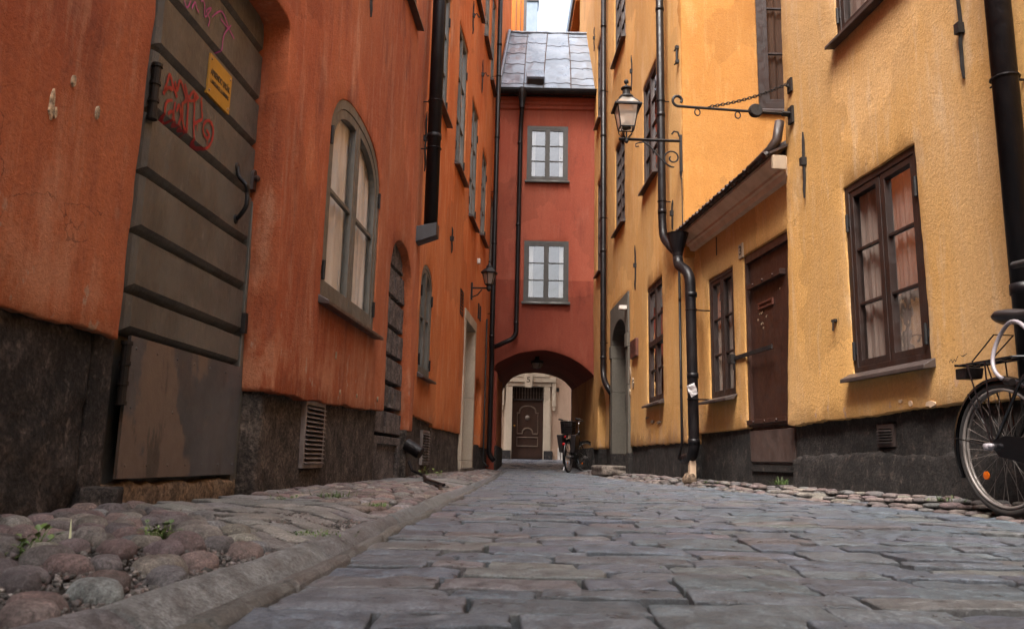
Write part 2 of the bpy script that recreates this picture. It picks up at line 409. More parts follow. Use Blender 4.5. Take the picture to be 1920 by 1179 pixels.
def mk_milk():
    m = mk_glass((1, .95, .88), .9, 'lantern_glass', .7); t = m.node_tree; o = [n for n in t.nodes if n.type == 'OUTPUT_MATERIAL'][0]; src = o.inputs[0].links[0].from_socket
    d = t.nodes.new('ShaderNodeBsdfDiffuse'); d.inputs[0].default_value = (.75, .68, .60, 1); tr = t.nodes.new('ShaderNodeBsdfTranslucent'); tr.inputs[0].default_value = (.75, .68, .6, 1)
    a = t.nodes.new('ShaderNodeMixShader'); t.links.new(d.outputs[0], a.inputs[1]); t.links.new(tr.outputs[0], a.inputs[2]); a.inputs[0].default_value = .6
    b = t.nodes.new('ShaderNodeMixShader'); b.inputs[0].default_value = .45; t.links.new(src, b.inputs[1]); t.links.new(a.outputs[0], b.inputs[2]); t.links.new(b.outputs[0], o.inputs[0]); return m
M['lampglass'] = mk_milk()
def mk_cloth(name, c, c2):
    q = NM(name)
    k = q.mix(q.ramp(q.noise(7, 5, .6, (1, 1, .12)), .35, .65), c, c2)
    p = q.N('ShaderNodeBsdfPrincipled'); q.L(k, p.inputs['Base Color']); p.inputs['Roughness'].default_value = .9
    tl = q.N('ShaderNodeBsdfTranslucent'); q.L(k, tl.inputs[0]); mx = q.N('ShaderNodeMixShader'); mx.inputs[0].default_value = .12
    q.L(p.outputs[0], mx.inputs[1]); q.L(tl.outputs[0], mx.inputs[2]); q.L(mx.outputs[0], q.out.inputs[0]); return q.m
M['cur_beige'] = mk_cloth('beige_curtain', (.95, .90, .82), (.74, .67, .58))
M['cur_rose'] = mk_cloth('rose_brown_curtain', (.34, .27, .23), (.24, .18, .155))
M['cur_white'] = mk_cloth('white_curtain', (.34, .32, .29), (.24, .225, .20))
M['frame_d'] = paint('dark_grey_paint', (.052, .050, .044), (.040, .038, .034), .5)
M['cur_dark'] = mk_cloth('brown_blind', (.10, .055, .035), (.07, .04, .028))
def mk_tinted(name, rough, bump, fine, speck=.35, spec=.5):
    """stones: own colour per stone from the 'tint' attribute, grain from noise"""
    q = NM(name); a = q.N('ShaderNodeAttribute', attribute_name='tint'); col = a.outputs['Color']
    c = q.mix(q.ramp(q.noise(9, 8, .75), .46, .62, 0, .45), col, q.mix(1., col, (.42, .40, .40), 'MULTIPLY'))
    c = q.mix(q.ramp(q.noise(22, 8, .7, off=(2, 3, 4)), .5, .7, 0, .35), c, (.26, .26, .26))
    c = q.mix(q.ramp(q.noise(90, 6, .75), .52, .74, 0, speck), c, (.30, .28, .27))
    c = q.mix(q.ramp(q.noise(60, 6, .75, off=(7, 7, 7)), .56, .74, 0, speck), c, (.03, .027, .025))
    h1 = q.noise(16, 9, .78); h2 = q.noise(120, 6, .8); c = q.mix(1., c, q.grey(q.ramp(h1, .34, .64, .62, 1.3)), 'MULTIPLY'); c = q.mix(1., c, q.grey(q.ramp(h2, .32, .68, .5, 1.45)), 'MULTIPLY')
    n = q.bump(h1, .03*bump, .9); n = q.bump(h2, .008*fine, 1., n)
    c = q.mix(q.ramp(q.noise(260, 3, .7), .35, .65, 0, .35), c, (.04, .038, .036))
    return q.pbr(c, q.ramp(q.noise(16, 6), .3, .7, rough*.75, min(1, rough*1.25)), n, spec=spec)
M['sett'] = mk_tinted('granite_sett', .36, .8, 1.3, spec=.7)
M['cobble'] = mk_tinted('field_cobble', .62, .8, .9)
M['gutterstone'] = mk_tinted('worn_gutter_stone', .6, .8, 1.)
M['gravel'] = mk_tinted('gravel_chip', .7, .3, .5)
def mk_leaf():
    q = NM('weed_leaf'); c = q.mix(q.ramp(q.noise(30, 4), .35, .65), (.045, .095, .018), (.10, .15, .035))
    p = q.pbr(c, .5); p.node_tree.nodes[-1]
    return q.m
M['leaf'] = mk_leaf()
M['leafy'] = NM('yellow_green_leaf').pbr((.15, .20, .04), .5)
M['pale'] = NM('pale_shoot').pbr((.62, .66, .42), .5)

# ------------------------------------------------------------------ windows
def px_rect(W, pts, off=0.):
    """TL, TR, BR, BL pixels measured on the photograph -> rectangle on the wall"""
    q = [W.uv(x, y, off) for x, y in pts]; ul = (q[0][0]+q[3][0])/2; ur = (q[1][0]+q[2][0])/2
    return (min(ul, ur), max(ul, ur), (q[2][1]+q[3][1])/2, (q[0][1]+q[1][1])/2)
def window(W, par, shape, fm, off=-.035, fw=.05, cw=.045, rows=3, vm=0, mt=.022, curtain='cur_beige', sill=True, hinges=False,
           split=True, far=False, sillm='sill', panesplit=None, drop=0., archp=None):
    """a window and its sub-parts; shape is (u0,u1,z0,z1); archp=(spring, exponent) makes its head an arch"""
    u0, u1, z0, z1 = shape; root_b = B()
    def outline(d):
        if archp: return arch(u0+d, u1-d, z0+d, archp[0], z1-d, 20, archp[1])
        return rect(u0+d, u1-d, z0+d, z1-d)
    ring(root_b, W, outline(-.012), outline(fw), off-.09, off)
    uc = (u0+u1)/2
    if split: wbox(root_b, W, uc-.018, uc+.018, z0+fw*.5, z1-fw*.5, off-.08, off-.014)
    win = part('window', root_b, fm, par, bevel=0 if far else .004)
    halves = [(u0+fw, uc-.006), (uc+.006, u1-fw)] if split else [(u0+fw, u1-fw)]
    gb = B()
    for k, (a, b) in enumerate(halves):
        if archp:
            full = outline(fw+.003); lo = [p for p in full if (p[0] <= b+1e-6 if k == 0 else p[0] >= a-1e-6)]
            def topz(u):
                arc = full[2:]
                for p, q in zip(arc, arc[1:]):
                    if (p[0]-u)*(q[0]-u) <= 0 and abs(p[0]-q[0]) > 1e-9: return p[1]+(q[1]-p[1])*(u-p[0])/(q[0]-p[0])
                return z1-fw
            edge = b if k == 0 else a
            if k == 0: poly = [(u0+fw, z0+fw), (b, z0+fw), (b, topz(b))] + [p for p in full[2:] if p[0] < b-.01]
            else: poly = [(a, z0+fw), (u1-fw, z0+fw)] + [p for p in full[2:] if p[0] > a+.01] + [(a, topz(a))]
        else: poly = rect(a, b, z0+fw, z1-fw)
        poly = ccw(poly); inn = inset(poly, cw)
        cb = B(); ring(cb, W, poly, inn, off-.06, off-.006)
        ia, ib = a+cw, b-cw; zb, zt = z0+fw+cw, z1-fw-cw
        if archp: zt = archp[0]
        zz = [zb+(z1-fw-cw-zb)*j/rows for j in range(1, rows)] if not panesplit else panesplit
        for z in zz: wbox(cb, W, ia-.004, ib+.004, z-mt/2, z+mt/2, off-.05, off-.016)
        for j in range(vm):
            u = ia+(ib-ia)*(j+1)/(vm+1); wbox(cb, W, u-mt*.4, u+mt*.4, zb-.004, zt+.004, off-.048, off-.020)
        part('casement', cb, fm, win, bevel=0 if far else .003)
        vs = [gb.verts.new(W.P(u, z, off-.036)) for u, z in inn]; gb.faces.new(vs)
        if hinges:
            e = (u0+fw*.6) if k == 0 else (u1-fw*.6)
            for zf in (.12, .80 if not archp else .72):
                hb = B(); zc = z0+(z1-z0)*zf; tube(hb, [W.P(e, zc-.07, off+.012), W.P(e, zc+.07, off+.012)], .013, 8)
                wbox(hb, W, e-.02, e+.02, zc-.03, zc+.03, off-.002, off+.008); part('hinge', hb, M['iron'], win)
    part('pane', gb, M['glass_far' if far else 'glass'], win)
    rb = B(); D = .75
    a, b, c, d = u0-.0, u1+.0, z0, z1
    for q in ([(a, c, -D), (b, c, -D), (b, d, -D), (a, d, -D)], [(a, c, 0), (b, c, 0), (b, c, -D), (a, c, -D)], [(a, d, 0), (b, d, 0), (b, d, -D), (a, d, -D)],
              [(a, c, 0), (a, d, 0), (a, d, -D), (a, c, -D)], [(b, c, 0), (b, d, 0), (b, d, -D), (b, c, -D)]):
        rb.faces.new([rb.verts.new(W.P(u, z, off-.091+o)) for u, z, o in q])
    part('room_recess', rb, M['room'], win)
    if curtain:
        kb = B(); gaps = [(u0+.01, u1-.01)] if curtain != 'cur_white' else [(u0+.01, u0+(u1-u0)*.20), (u1-(u1-u0)*.20, u1-.01)]
        for a, b in gaps:
            n = 20 if far else 90; prev = None; ph = random.random()*6
            for i in range(n+1):
                t = i/n; u = a+(b-a)*t
                o = off-.075+.012*math.sin(t*52+ph+4*nz(t*5, ph))+.007*math.sin(t*113+ph)
                pt = W.P(u, z0+.01, o); pb = W.P(u, z1-.01-drop, o*.9-.015)
                cur = (kb.verts.new(pt), kb.verts.new(pb))
                if prev: kb.faces.new((prev[0], cur[0], cur[1], prev[1]))
                prev = cur
        part('curtain', kb, M[curtain], win, smooth=True)
    if sill:
        sb = B(); a, b = u0-.05, u1+.05
        hexa(sb, [W.P(a, z0-.05, -.01), W.P(b, z0-.05, -.01), W.P(b, z0-.062, .085), W.P(a, z0-.062, .085),
                  W.P(a, z0+.012, off+.01), W.P(b, z0+.012, off+.01), W.P(b, z0-.035, .085), W.P(a, z0-.035, .085)])
        part('window_sill', sb, M[sillm], win, bevel=0 if far else .004)
    return win

def anchor(W, par, p0, p1, curl=False, off=.02):
    a = W.uv(*p0); b = W.uv(*p1); u = (a[0]+b[0])/2; z1, z0 = max(a[1], b[1]), min(a[1], b[1]); L = z1-z0; bm = B()
    pts = [W.P(u+.008*nz(t*3, u)+(.05-.1*t)*.12, z0+L*t, off+.012*nz(t*4, u+9)) for t in [i/8 for i in range(9)]]
    tube(bm, pts, [.008]+[.013]*7+[.006], 6)
    wbox(bm, W, u-.022, u+.022, z0+L*.55-.035, z0+L*.55+.035, -.01, off+.028)
    if curl:
        c = W.P(u, z0+L*.55, off+.03)
        tube(bm, [c+W.n*(.10*k/10)+Vector((0, 0, .04*math.sin(k*.6)))+W.d*(.0) for k in range(11)], .009, 6)
    return part('wall_anchor', bm, M['iron'], par, smooth=False)
def pipe(par, pts, r, collars=(), m='black', brackets=(), W=None, name='downpipe'):
    bm = B(); P = [Vector(p) for p in pts]; Q = [P[0]]
    for a, b, c in zip(P, P[1:], P[2:]):     # round the bends
        k = min(.45*(b-a).length, .45*(c-b).length, r*2.2)
        s, e = b-(b-a).normalized()*k, b+(c-b).normalized()*k
        for i in range(6):
            t = i/5; Q.append(s*(1-t)**2+b*2*t*(1-t)+e*t*t)
    Q.append(P[-1]); tube(bm, Q, r, 18)
    for c in collars: c = Vector(c); tube(bm, [c-Vector((0, 0, .03)), c-Vector((0, 0, .028)), c+Vector((0, 0, .028)), c+Vector((0, 0, .03))], [r, r*1.1, r*1.1, r], 18)
    o = part(name, bm, M[m], par, smooth=True)
    for c in brackets:
        bb = B(); c = Vector(c); tube(bb, [c+(W.d*math.cos(t)+W.n*math.sin(t))*(r*1.08) for t in [i*math.pi/8 for i in range(17)]], .007, 6, closed=False)
        tube(bb, [c-W.n*r, c-W.n*.22], .008, 6)
        tube(bb, [c+W.d*r, c+W.d*(r+.05)], .006, 6)
        part('pipe_bracket', bb, M['black'], o)
    return o
def body(par, W, u0, u1, top, depth, m, roofm='tile', o0=-1.0):
    bm = B(); wbox(bm, W, u0, u1, -.3, top-.1, -depth, o0); part('rear_walls', bm, m, par)
    bm = B(); hexa(bm, [W.P(u0, top-.12, .02), W.P(u1, top-.12, .02), W.P(u1, top+1.6, -depth*.5), W.P(u0, top+1.6, -depth*.5),
                        W.P(u0, top, .06), W.P(u1, top, .06), W.P(u1, top+1.75, -depth*.5), W.P(u0, top+1.75, -depth*.5)])
    hexa(bm, [W.P(u0, top-.12, -depth), W.P(u1, top-.12, -depth), W.P(u1, top+1.6, -depth*.5-.004), W.P(u0, top+1.6, -depth*.5-.004),
              W.P(u0, top, -depth-.1), W.P(u1, top, -depth-.1), W.P(u1, top+1.75, -depth*.5-.004), W.P(u0, top+1.75, -depth*.5-.004)])
    part('roof', bm, M[roofm], par)
def louvre(W, par, r, n, off=0., m='galv'):
    u0, u1, z0, z1 = r; bm = B(); ring(bm, W, rect(u0, u1, z0, z1), rect(u0+.025, u1-.025, z0+.03, z1-.03), off-.05, off+.012)
    for i in range(n):
        z = z0+.03+(z1-z0-.06)*(i+.5)/n; h = (z1-z0)/n*.42
        hexa(bm, [W.P(u0+.02, z-h, off+.028), W.P(u1-.02, z-h, off+.028), W.P(u1-.02, z+h*.6, off-.03), W.P(u0+.02, z+h*.6, off-.03),
                  W.P(u0+.02, z-h+.006, off+.03), W.P(u1-.02, z-h+.006, off+.03), W.P(u1-.02, z+h*.6+.006, off-.028), W.P(u0+.02, z+h*.6+.006, off-.028)])
    o = part('vent_grille', bm, M[m], par)
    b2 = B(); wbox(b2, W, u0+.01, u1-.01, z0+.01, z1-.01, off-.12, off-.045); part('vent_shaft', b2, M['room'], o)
    return o
def textmesh(s, size, mat4, name, m, par, bold=.0, depth=.0015):
    c = bpy.data.curves.new(name, 'FONT'); c.body = s; c.size = size; c.align_x = 'CENTER'; c.align_y = 'CENTER'; c.extrude = depth; c.offset = bold
    o = bpy.data.objects.new('tmp', c); COL.objects.link(o)
    me = bpy.data.meshes.new_from_object(o.evaluated_get(bpy.context.evaluated_depsgraph_get()))
    COL.objects.unlink(o); bpy.data.objects.remove(o)
    bm = B(); bm.from_mesh(me); bm.transform(mat4); return part(name, bm, m, par)
def wmat(W, u, z, off, flip=1, sx=1., sy=1.):
    X = W.d*flip; Z = Vector((0, 0, 1)); N_ = X.cross(Z)
    m = Matrix((X*sx, Z*sy, N_)).transposed().to_4x4(); m.translation = W.P(u, z, off); return m

exec_order = []
# ------------------------------------------------------------------ terrain
def lerp_tab(t, y):
    if y <= t[0][0]: return t[0][1]
    for a, b in zip(t, t[1:]):
        if y <= b[0]: return a[1]+(b[1]-a[1])*(y-a[0])/(b[0]-a[0])
    return t[-1][1]
GL = [(-3, -1.0), (1, -.73), (1.35, -.67), (2.07, -.60), (2.65, -.56), (4, -.52), (5.7, -.49), (7, -.42), (9, -.36), (12, -.28), (18, -.2), (40, -.2)]
GR = [(-3, -.46), (1, -.42), (1.76, -.39), (3, -.36), (6, -.28), (9, -.20), (15, -.08), (18, -.04), (40, -.04)]
def xl(y): return L1.P(y, 0).x if y < 9.4 else L2.P(y-9.33, 0).x
def xr(y): return R1.P(y, 0).x if y < 9.75 else (R2.P(y-9.75, 0).x if y < 18 else 1.87)
def strip_x(y): return xr(y)-(.34 if y < 9 else .34+.12*math.sin(min(1, (y-9)/3)))
def sm(t): t = max(0, min(1, t)); return t*t*(3-2*t)
def gz(x, y):
    z = .012*nz(x*.9, y*.9, 3)+.006*nz(x*3, y*3, 8)
    if y > 18: z += .022*(y-18)
    gl, gr = lerp_tab(GL, y), lerp_tab(GR, y)
    if x < gl: z += .03*sm((gl-x)/.25)
    if y < 18.2:
        sx = strip_x(y); z += .075*sm((x-sx)/(xr(y)-sx+.01))
    return z

# ================================================================== NEAR LEFT HOUSE
def hp(W, x, y, off=0.): return W.uv(x, y, off)
H = thing('town_house', 'tall rust red plastered house with the grey plank door and a big arched window', 'house', L1.P(5, 0))
door_l, door_r = 3.09, 4.78
out = [(-9, .66), (-4, .66), (0, .665), (2.42, .672), (2.75, .678), (3.09, .69), (3.09, 2.92), (4.56, 2.92), (4.62, 2.90), (4.64, 2.84), (4.668, 2.03), (4.78, .616),
       (5.4, .622), (6.0, .632), (6.9, .655), (7.80, .69)]
na = arch(7.79, 8.94, .7, 2.02, 2.52, 14, 2.2)[2:]
out += na[::-1] + [(9.14, .545), (9.335, .55), (9.335, 9.5), (-9, 9.5)]
W1 = (5.575, 7.215, 1.36, 3.075); W1o = arch(*W1[:2], W1[2], 2.52, W1[3], 20, 2.5)
WU = (7.2, 8.50, 5.16, 6.9)
shell(L1, out, [W1o, rect(*WU), rect(1.2, 2.3, 5.1, 6.9), rect(4.6, 5.7, 5.1, 6.9)], 'plastered_wall', M['red_a'], H, 0, .26, sp=.14, amp=.014, amp2=.0045, f2=5, edge=.035, jit=.006, r=.009, seed=1.)
shell(L1, [(-9, -.25), (3.0, -.25), (2.985, .70), (-9, .70)], [], 'stone_plinth', M['plinth_l'], H, -.035, .3, sp=.055, amp=.03, amp2=.022, f2=6, edge=.05, jit=.008, r=.03, seed=4.)
shell(L1, [(2.99, -.25), (3.158, -.25), (3.125, .72), (2.985, .72)], [], 'stone_plinth', M['plinth_l'], H, -.03, .3, sp=.06, amp=.01, amp2=.004, edge=.05, seed=5.)
shell(L1, [(4.80, -.25), (7.77, -.25), (7.74, .72), (4.80, .65)], [rect(5.56, 5.98, .17, .625)], 'stone_plinth', M['plinth_l2'], H, -.06, .3, sp=.08, amp=.018, amp2=.008, f2=4, edge=.06, jit=.008, r=.02, seed=6.)
shell(L1, [(9.11, -.25), (9.34, -.25), (9.34, .56), (9.13, .56)], [], 'stone_plinth', M['plinth_l2'], H, -.03, .3, sp=.06, amp=.01, amp2=.01, edge=.05, seed=7.)
louvre(L1, H, (5.545, 5.995, .165, .63), 13, off=-.045)
window(L1, H, W1, M['frame_g'], off=-.012, fw=.075, cw=.07, rows=2, mt=.03, curtain='cur_beige', hinges=True, archp=(2.52, 2.5), panesplit=[2.215], drop=.05)
window(L1, H, WU, M['frame_g'], off=-.03, fw=.06, cw=.05, rows=3, curtain='cur_beige', hinges=True)
window(L1, H, (1.2, 2.3, 5.1, 6.9), M['frame_g'], off=-.03, far=True)
window(L1, H, (4.6, 5.7, 5.1, 6.9), M['frame_g'], off=-.03, far=True)
# blocked up niche of rusticated stone
bm = B(); zc = .47
for k, h in enumerate((.27, .27, .29, .30, .32, .33, .34)):
    us = [7.80, 8.28+.16*(k % 2), 8.72+.1*((k+1) % 2), 8.95+.025*(7-k)]
    for a, b in zip(us, us[1:]): prism(bm, L1, rect(a+.006, b-.006, zc+.008, zc+h-.008), -.4, -.085-.012*random.random(), .018)
    zc += h
bmesh.ops.subdivide_edges(bm, edges=bm.edges, cuts=3, use_grid_fill=True)
for v in bm.verts: v.co += L1.n*.010*nz(v.co.y*9, v.co.z*9, 2.2)
part('stone_infill', bm, M['block'], H, smooth=False, bevel=.006)
bm = B(); wbox(bm, L1, 7.70, 9.10, -.25, .465, -.4, -.12); ring(bm, L1, rect(7.70, 9.1, -.2, .46), rect(7.95, 8.95, .0, .38), -.13, -.085)
part('stone_panel', bm, M['block'], H, bevel=.012)
# door
D = part('door', (lambda b: (wbox(b, L1, 3.05, 4.83, -.0, 3.02, -.34, -.245), b)[1])(B()), M['wood'], H)
bm = B(); zs = [.755, .945, 1.215, 1.49, 1.79, 2.10, 2.392, 2.71, 3.02]
for a, b in zip(zs, zs[1:]):
    A_, Bq_ = 3.43, 4.675
    base = rect(A_, Bq_, a+.002, b-.002); mid = rect(A_+.014, Bq_-.010, a+.022, b-.010); top = rect(A_+.035, Bq_-.022, a+.038, b-.018)
    prev = None
    for poly, o in ((base, -.25), (base, -.222), (mid, -.192), (top, -.172)):
        pp = resample(poly, .06)
        k = len(pp); cur = [bm.verts.new(L1.P(u, z, o+.003*nz(u*6, z*14, a)+.0015*nz(u*20, z*30, a))) for u, z in resample(rect(0, 1, 0, 1), 9)] if False else [bm.verts.new(L1.P(u+.002*nz(z*9, a), z+.003*nz(u*4, a*3), o+.002*nz(u*5, z*9, a))) for u, z in [(poly[i][0]+(poly[(i+1) % 4][0]-poly[i][0])*j/12, poly[i][1]+(poly[(i+1) % 4][1]-poly[i][1])*j/12) for i in range(4) for j in range(12)]]
        if prev:
            for i in range(48): bm.faces.new((prev[i], prev[(i+1) % 48], cur[(i+1) % 48], cur[i]))
        prev = cur
    bm.faces.new(prev)
part('door_planks', bm, M['wood'], D)
bm = B(); wbox(bm, L1, 4.69, 4.72, .10, 3.02, -.25, -.172); wbox(bm, L1, 4.735, 4.80, .10, 3.02, -.25, -.186); wbox(bm, L1, 3.14, 3.40, .10, 3.02, -.25, -.20)
part('door_post', bm, M['frame_g'], D, bevel=.004)
bm = B(); wbox(bm, L1, 3.475, 4.715, .135, .752, -.18, -.166)
for i in range(7):
    for z in (.19, .44, .70):
        if i in (0, 2, 4, 6) or z != .44: lathe(bm, L1.P(3.53+i*.19+.02*nz(i, z), z, -.168), [(.007, 0), (.007, .003), (.003, .006)], 8, L1.n)
part('kick_plate', bm, M['plate'], D)
for p0, p1 in (((289, 112), (283, 215)), ((233, 640), (226, 755))):
    a = L1.uv(*p0, -.15); b = L1.uv(*p1, -.15); bm = B(); u = 3.445
    tube(bm, [L1.P(u, a[1], -.165), L1.P(u, b[1], -.165)], .020, 12); n = 4
    for k in (0, .33, .66, 1): tube(bm, [L1.P(u, b[1]+(a[1]-b[1])*k-.008, -.165), L1.P(u, b[1]+(a[1]-b[1])*k+.008, -.165)], .025, 12)
    part('hinge', bm, M['iron'], D)
hl = [((446, 314), -.168), ((449, 332), -.15), ((461, 346), -.10), ((464, 362), -.095), ((462, 385), -.095), ((452, 402), -.13), ((443, 411), -.168)]
bm = B(); pts = [L1.P(*L1.uv(x, y, o), o) for (x, y), o in hl]
for p in (pts[0], pts[-1]): lathe(bm, p-L1.n*.01, [(.030, 0), (.030, .008), (.018, .016)], 14, L1.n)
fine = []
for i in range(len(pts)-1):
    p0, p1, p2, p3 = pts[max(0, i-1)], pts[i], pts[i+1], pts[min(len(pts)-1, i+2)]
    for k in range(5):
        t = k/5; fine.append(.5*((2*p1)+(p2-p0)*t+(2*p0-5*p1+4*p2-p3)*t*t+(3*p1-p0-3*p2+p3)*t**3))
tube(bm, fine+[pts[-1]], .013, 10); part('handle', bm, M['iron'], D, smooth=True)
u, z = L1.uv(474, 338, -.17); bm = B(); prism(bm, L1, arch(u-.03, u+.03, z-.07, z+.03, z+.07, 8, 2), -.19, -.155, .006); lathe(bm, L1.P(u, z+.01, -.156), [(.02, 0), (.02, .02), (.006, .03)], 12, L1.n); part('lock', bm, M['frame_bd'], D)
u, z = L1.uv(456, 603, -.17); bm = B(); wbox(bm, L1, u-.015, u+.02, z-.07, z+.05, -.18, -.150); part('bolt', bm, M['iron'], D)
def plank_off(z):
    for a, b in zip(zs, zs[1:]):
        if a <= z < b:
            for (z0, o0), (z1, o1) in zip(((a, -.222), (a+.022, -.192), (a+.038, -.172), (b-.018, -.172), (b-.010, -.192), (b, -.222)), ((a+.022, -.192), (a+.038, -.172), (b-.018, -.172), (b-.010, -.192), (b, -.222))):
                if z <= z1: return o0+(o1-o0)*(z-z0)/(z1-z0)
    return -.172
def strokes(par, name, m, W, lst, org, sc, off, w, fit=False):
    bm = B()
    for st in lst:
        P = [W.uv(org[0]+x/sc, org[1]+y/sc, off) for x, y in st]; Q = []
        for i in range(len(P)-1):
            a, b, c, d = P[max(0, i-1)], P[i], P[i+1], P[min(len(P)-1, i+2)]
            for k in range(14):
                t = k/14; Q.append(tuple(.5*((2*b[j])+(c[j]-a[j])*t+(2*a[j]-5*b[j]+4*c[j]-d[j])*t*t+(3*b[j]-a[j]-3*c[j]+d[j])*t**3) for j in (0, 1)))
        Q.append(P[-1]); n = len(Q); L_ = []; R_ = []
        for i, q in enumerate(Q):
            a, b = Q[max(0, i-1)], Q[min(n-1, i+1)]; t = Vector((b[0]-a[0], b[1]-a[1])); t = t.normalized() if t.length > 1e-6 else Vector((1, 0))
            ww = w*(.75+.5*nz(i*.31, q[0]*9)); fo = lambda z: (plank_off(z)+.0045) if fit else off
            L_.append(bm.verts.new(W.P(q[0]-t.y*ww, q[1]+t.x*ww, fo(q[1]+t.x*ww)))); R_.append(bm.verts.new(W.P(q[0]+t.y*ww, q[1]-t.x*ww, fo(q[1]-t.x*ww))))
        for i in range(n-1): bm.faces.new((L_[i], R_[i], R_[i+1], L_[i+1]))
    return part(name, bm, m, par)
strokes(D, 'graffiti', M['redpaint'], L1, [
    [(60, 720), (85, 640), (110, 570), (135, 660), (165, 745)], [(65, 700), (100, 670), (135, 690)], [(150, 620), (165, 690), (190, 615), (225, 720), (240, 770)],
    [(225, 640), (250, 740), (290, 700), (320, 735)], [(300, 720), (295, 880), (295, 1050), (330, 1125), (390, 1130), (430, 1070), (440, 980), (410, 922), (372, 940), (365, 1010), (392, 1055), (410, 1030), (388, 990)],
    [(350, 745), (352, 830), (355, 905), (325, 925), (298, 945)], [(130, 765), (85, 780), (72, 870), (105, 945), (135, 900), (128, 850), (95, 868)],
    [(150, 780), (138, 890), (165, 965), (192, 880), (182, 800), (160, 850)], [(205, 800), (208, 930), (235, 1010), (242, 900), (246, 770), (200, 800)], [(185, 960), (205, 1000), (240, 980)], [(245, 760), (285, 770), (330, 740)]],
    (290, 0), 4.065, -.172, .011, True)
strokes(D, 'graffiti', M['redpaint'], L1, [[(232, 1000), (234, 1030), (233, 1062)], [(392, 1050), (394, 1085), (392, 1105)], [(318, 940), (317, 965), (318, 1000)], [(200, 850), (200, 885), (199, 900)], [(205, 850), (190, 885), (196, 925)]], (290, 0), 4.065, -.172, .004, True)
strokes(D, 'graffiti', M['pinkpaint'], L1, [
    [(218, 5), (240, 60), (268, 8)], [(275, 70), (300, 18), (312, 62), (330, 100)], [(345, 8), (372, 25), (378, 130), (425, 65), (388, 85), (412, 150), (400, 205)],
    [(430, 132), (480, 92), (515, 105), (560, 220), (600, 300)], [(575, 195), (522, 270), (505, 380), (482, 420)], [(498, 148), (530, 190), (570, 235)]],
    (290, 0), 4.065, -.173, .006, True)
# threshold
shell(L1, [(3.10, -.2), (4.80, -.2), (4.78, .118), (3.12, .108)], [], 'door_threshold', M['tanstone'], H, -.175, .3, sp=.06, amp=.012, amp2=.010, edge=.05, r=.02, jit=.01, seed=12.)
# paint chips on the wall
bm = B()
for x, y, w, h in ((135, 152, .010, .022), (180, 212, .009, .025), (94, 195, .010, .05), (100, 212, .007, .02), (629, 666, .006, .03), (636, 735, .008, .02), (668, 742, .006, .018), (707, 748, .007, .024)):
    u, z = L1.uv(x, y); pl = [(u+w*math.cos(t)*(1+.4*nz(t*2, x)), z+h*math.sin(t)*(1+.4*nz(t*2, y))) for t in [i*math.pi/6 for i in range(12)]]
    bm = B(); prism(bm, L1, pl, -.01, .010); part('plaster_chip', bm, M['sand'], H)
anchor(L1, H, (796, 205), (795, 325)); anchor(L1, H, (694, -80), (693, 38))
# black downpipe with a box elbow turning into the wall
u, z = 9.12, 3.05
pipe(H, [L1.P(9.12, 9.5, .15), L1.P(9.12, 2.90, .15)], .082, [L1.P(9.12, 4.05, .15), L1.P(9.12, 7.2, .15)], brackets=[L1.P(9.12, 4.5, .15), L1.P(9.12, 3.9, .15)], W=L1)
bm = B(); hexa(bm, [L1.P(9.0, 2.70, -.03), L1.P(9.2, 2.70, -.03), L1.P(9.21, 2.80, .24), L1.P(9.03, 2.80, .24), L1.P(9.0, 2.90, -.03), L1.P(9.2, 2.90, -.03), L1.P(9.21, 2.96, .24), L1.P(9.03, 2.96, .24)])
part('pipe_elbow', bm, M['leather'], H, bevel=.008)
body(H, L1, -9, 9.3, 9.5, 8, M['red_a'])

# drain spout and trough
O = thing('drain_spout', 'short black drain spout poking out of the dark stone pier low down', 'drain spout', L1.P(9.2, .35))
bm = B(); c = L1.P(9.12, .40, -.02); d = (L1.n*.30+Vector((0, -.06, -.17))).normalized()
lathe(bm, c, [(.070, 0), (.072, .10), (.072, .20)], 22, d); part('spout_pipe', bm, M['black'], O, smooth=False)
bm = B(); lathe(bm, c+d*.202, [(.062, 0), (.062, .003)], 22, d); part('spout_mouth', bm, M['room'], O)
O = thing('drain_trough', 'black iron trough running from the house foot across the pavement below the drain spout', 'drain trough', L1.P(9.0, .05))
bm = B(); a = L1.P(9.05, .17, .05); tr = [L1.P(9.02, .20, .03), L1.P(9.0, .10, .08), L1.P(8.9, .055, .22), ground_at(800, 902, .05), ground_at(832, 912, .035)]
for sgn in (-1, 1):
    tube(bm, [p+Vector((.0, .045*sgn, .012)) for p in tr], .012, 6)
for p, q in zip(tr, tr[1:]):
    bm.faces.new([bm.verts.new(v) for v in (p+Vector((0, .04, -.008)), p-Vector((0, .04, .008)), q-Vector((0, .04, .008)), q+Vector((0, .04, -.008)))])
part('trough_channel', bm, M['black'], O)

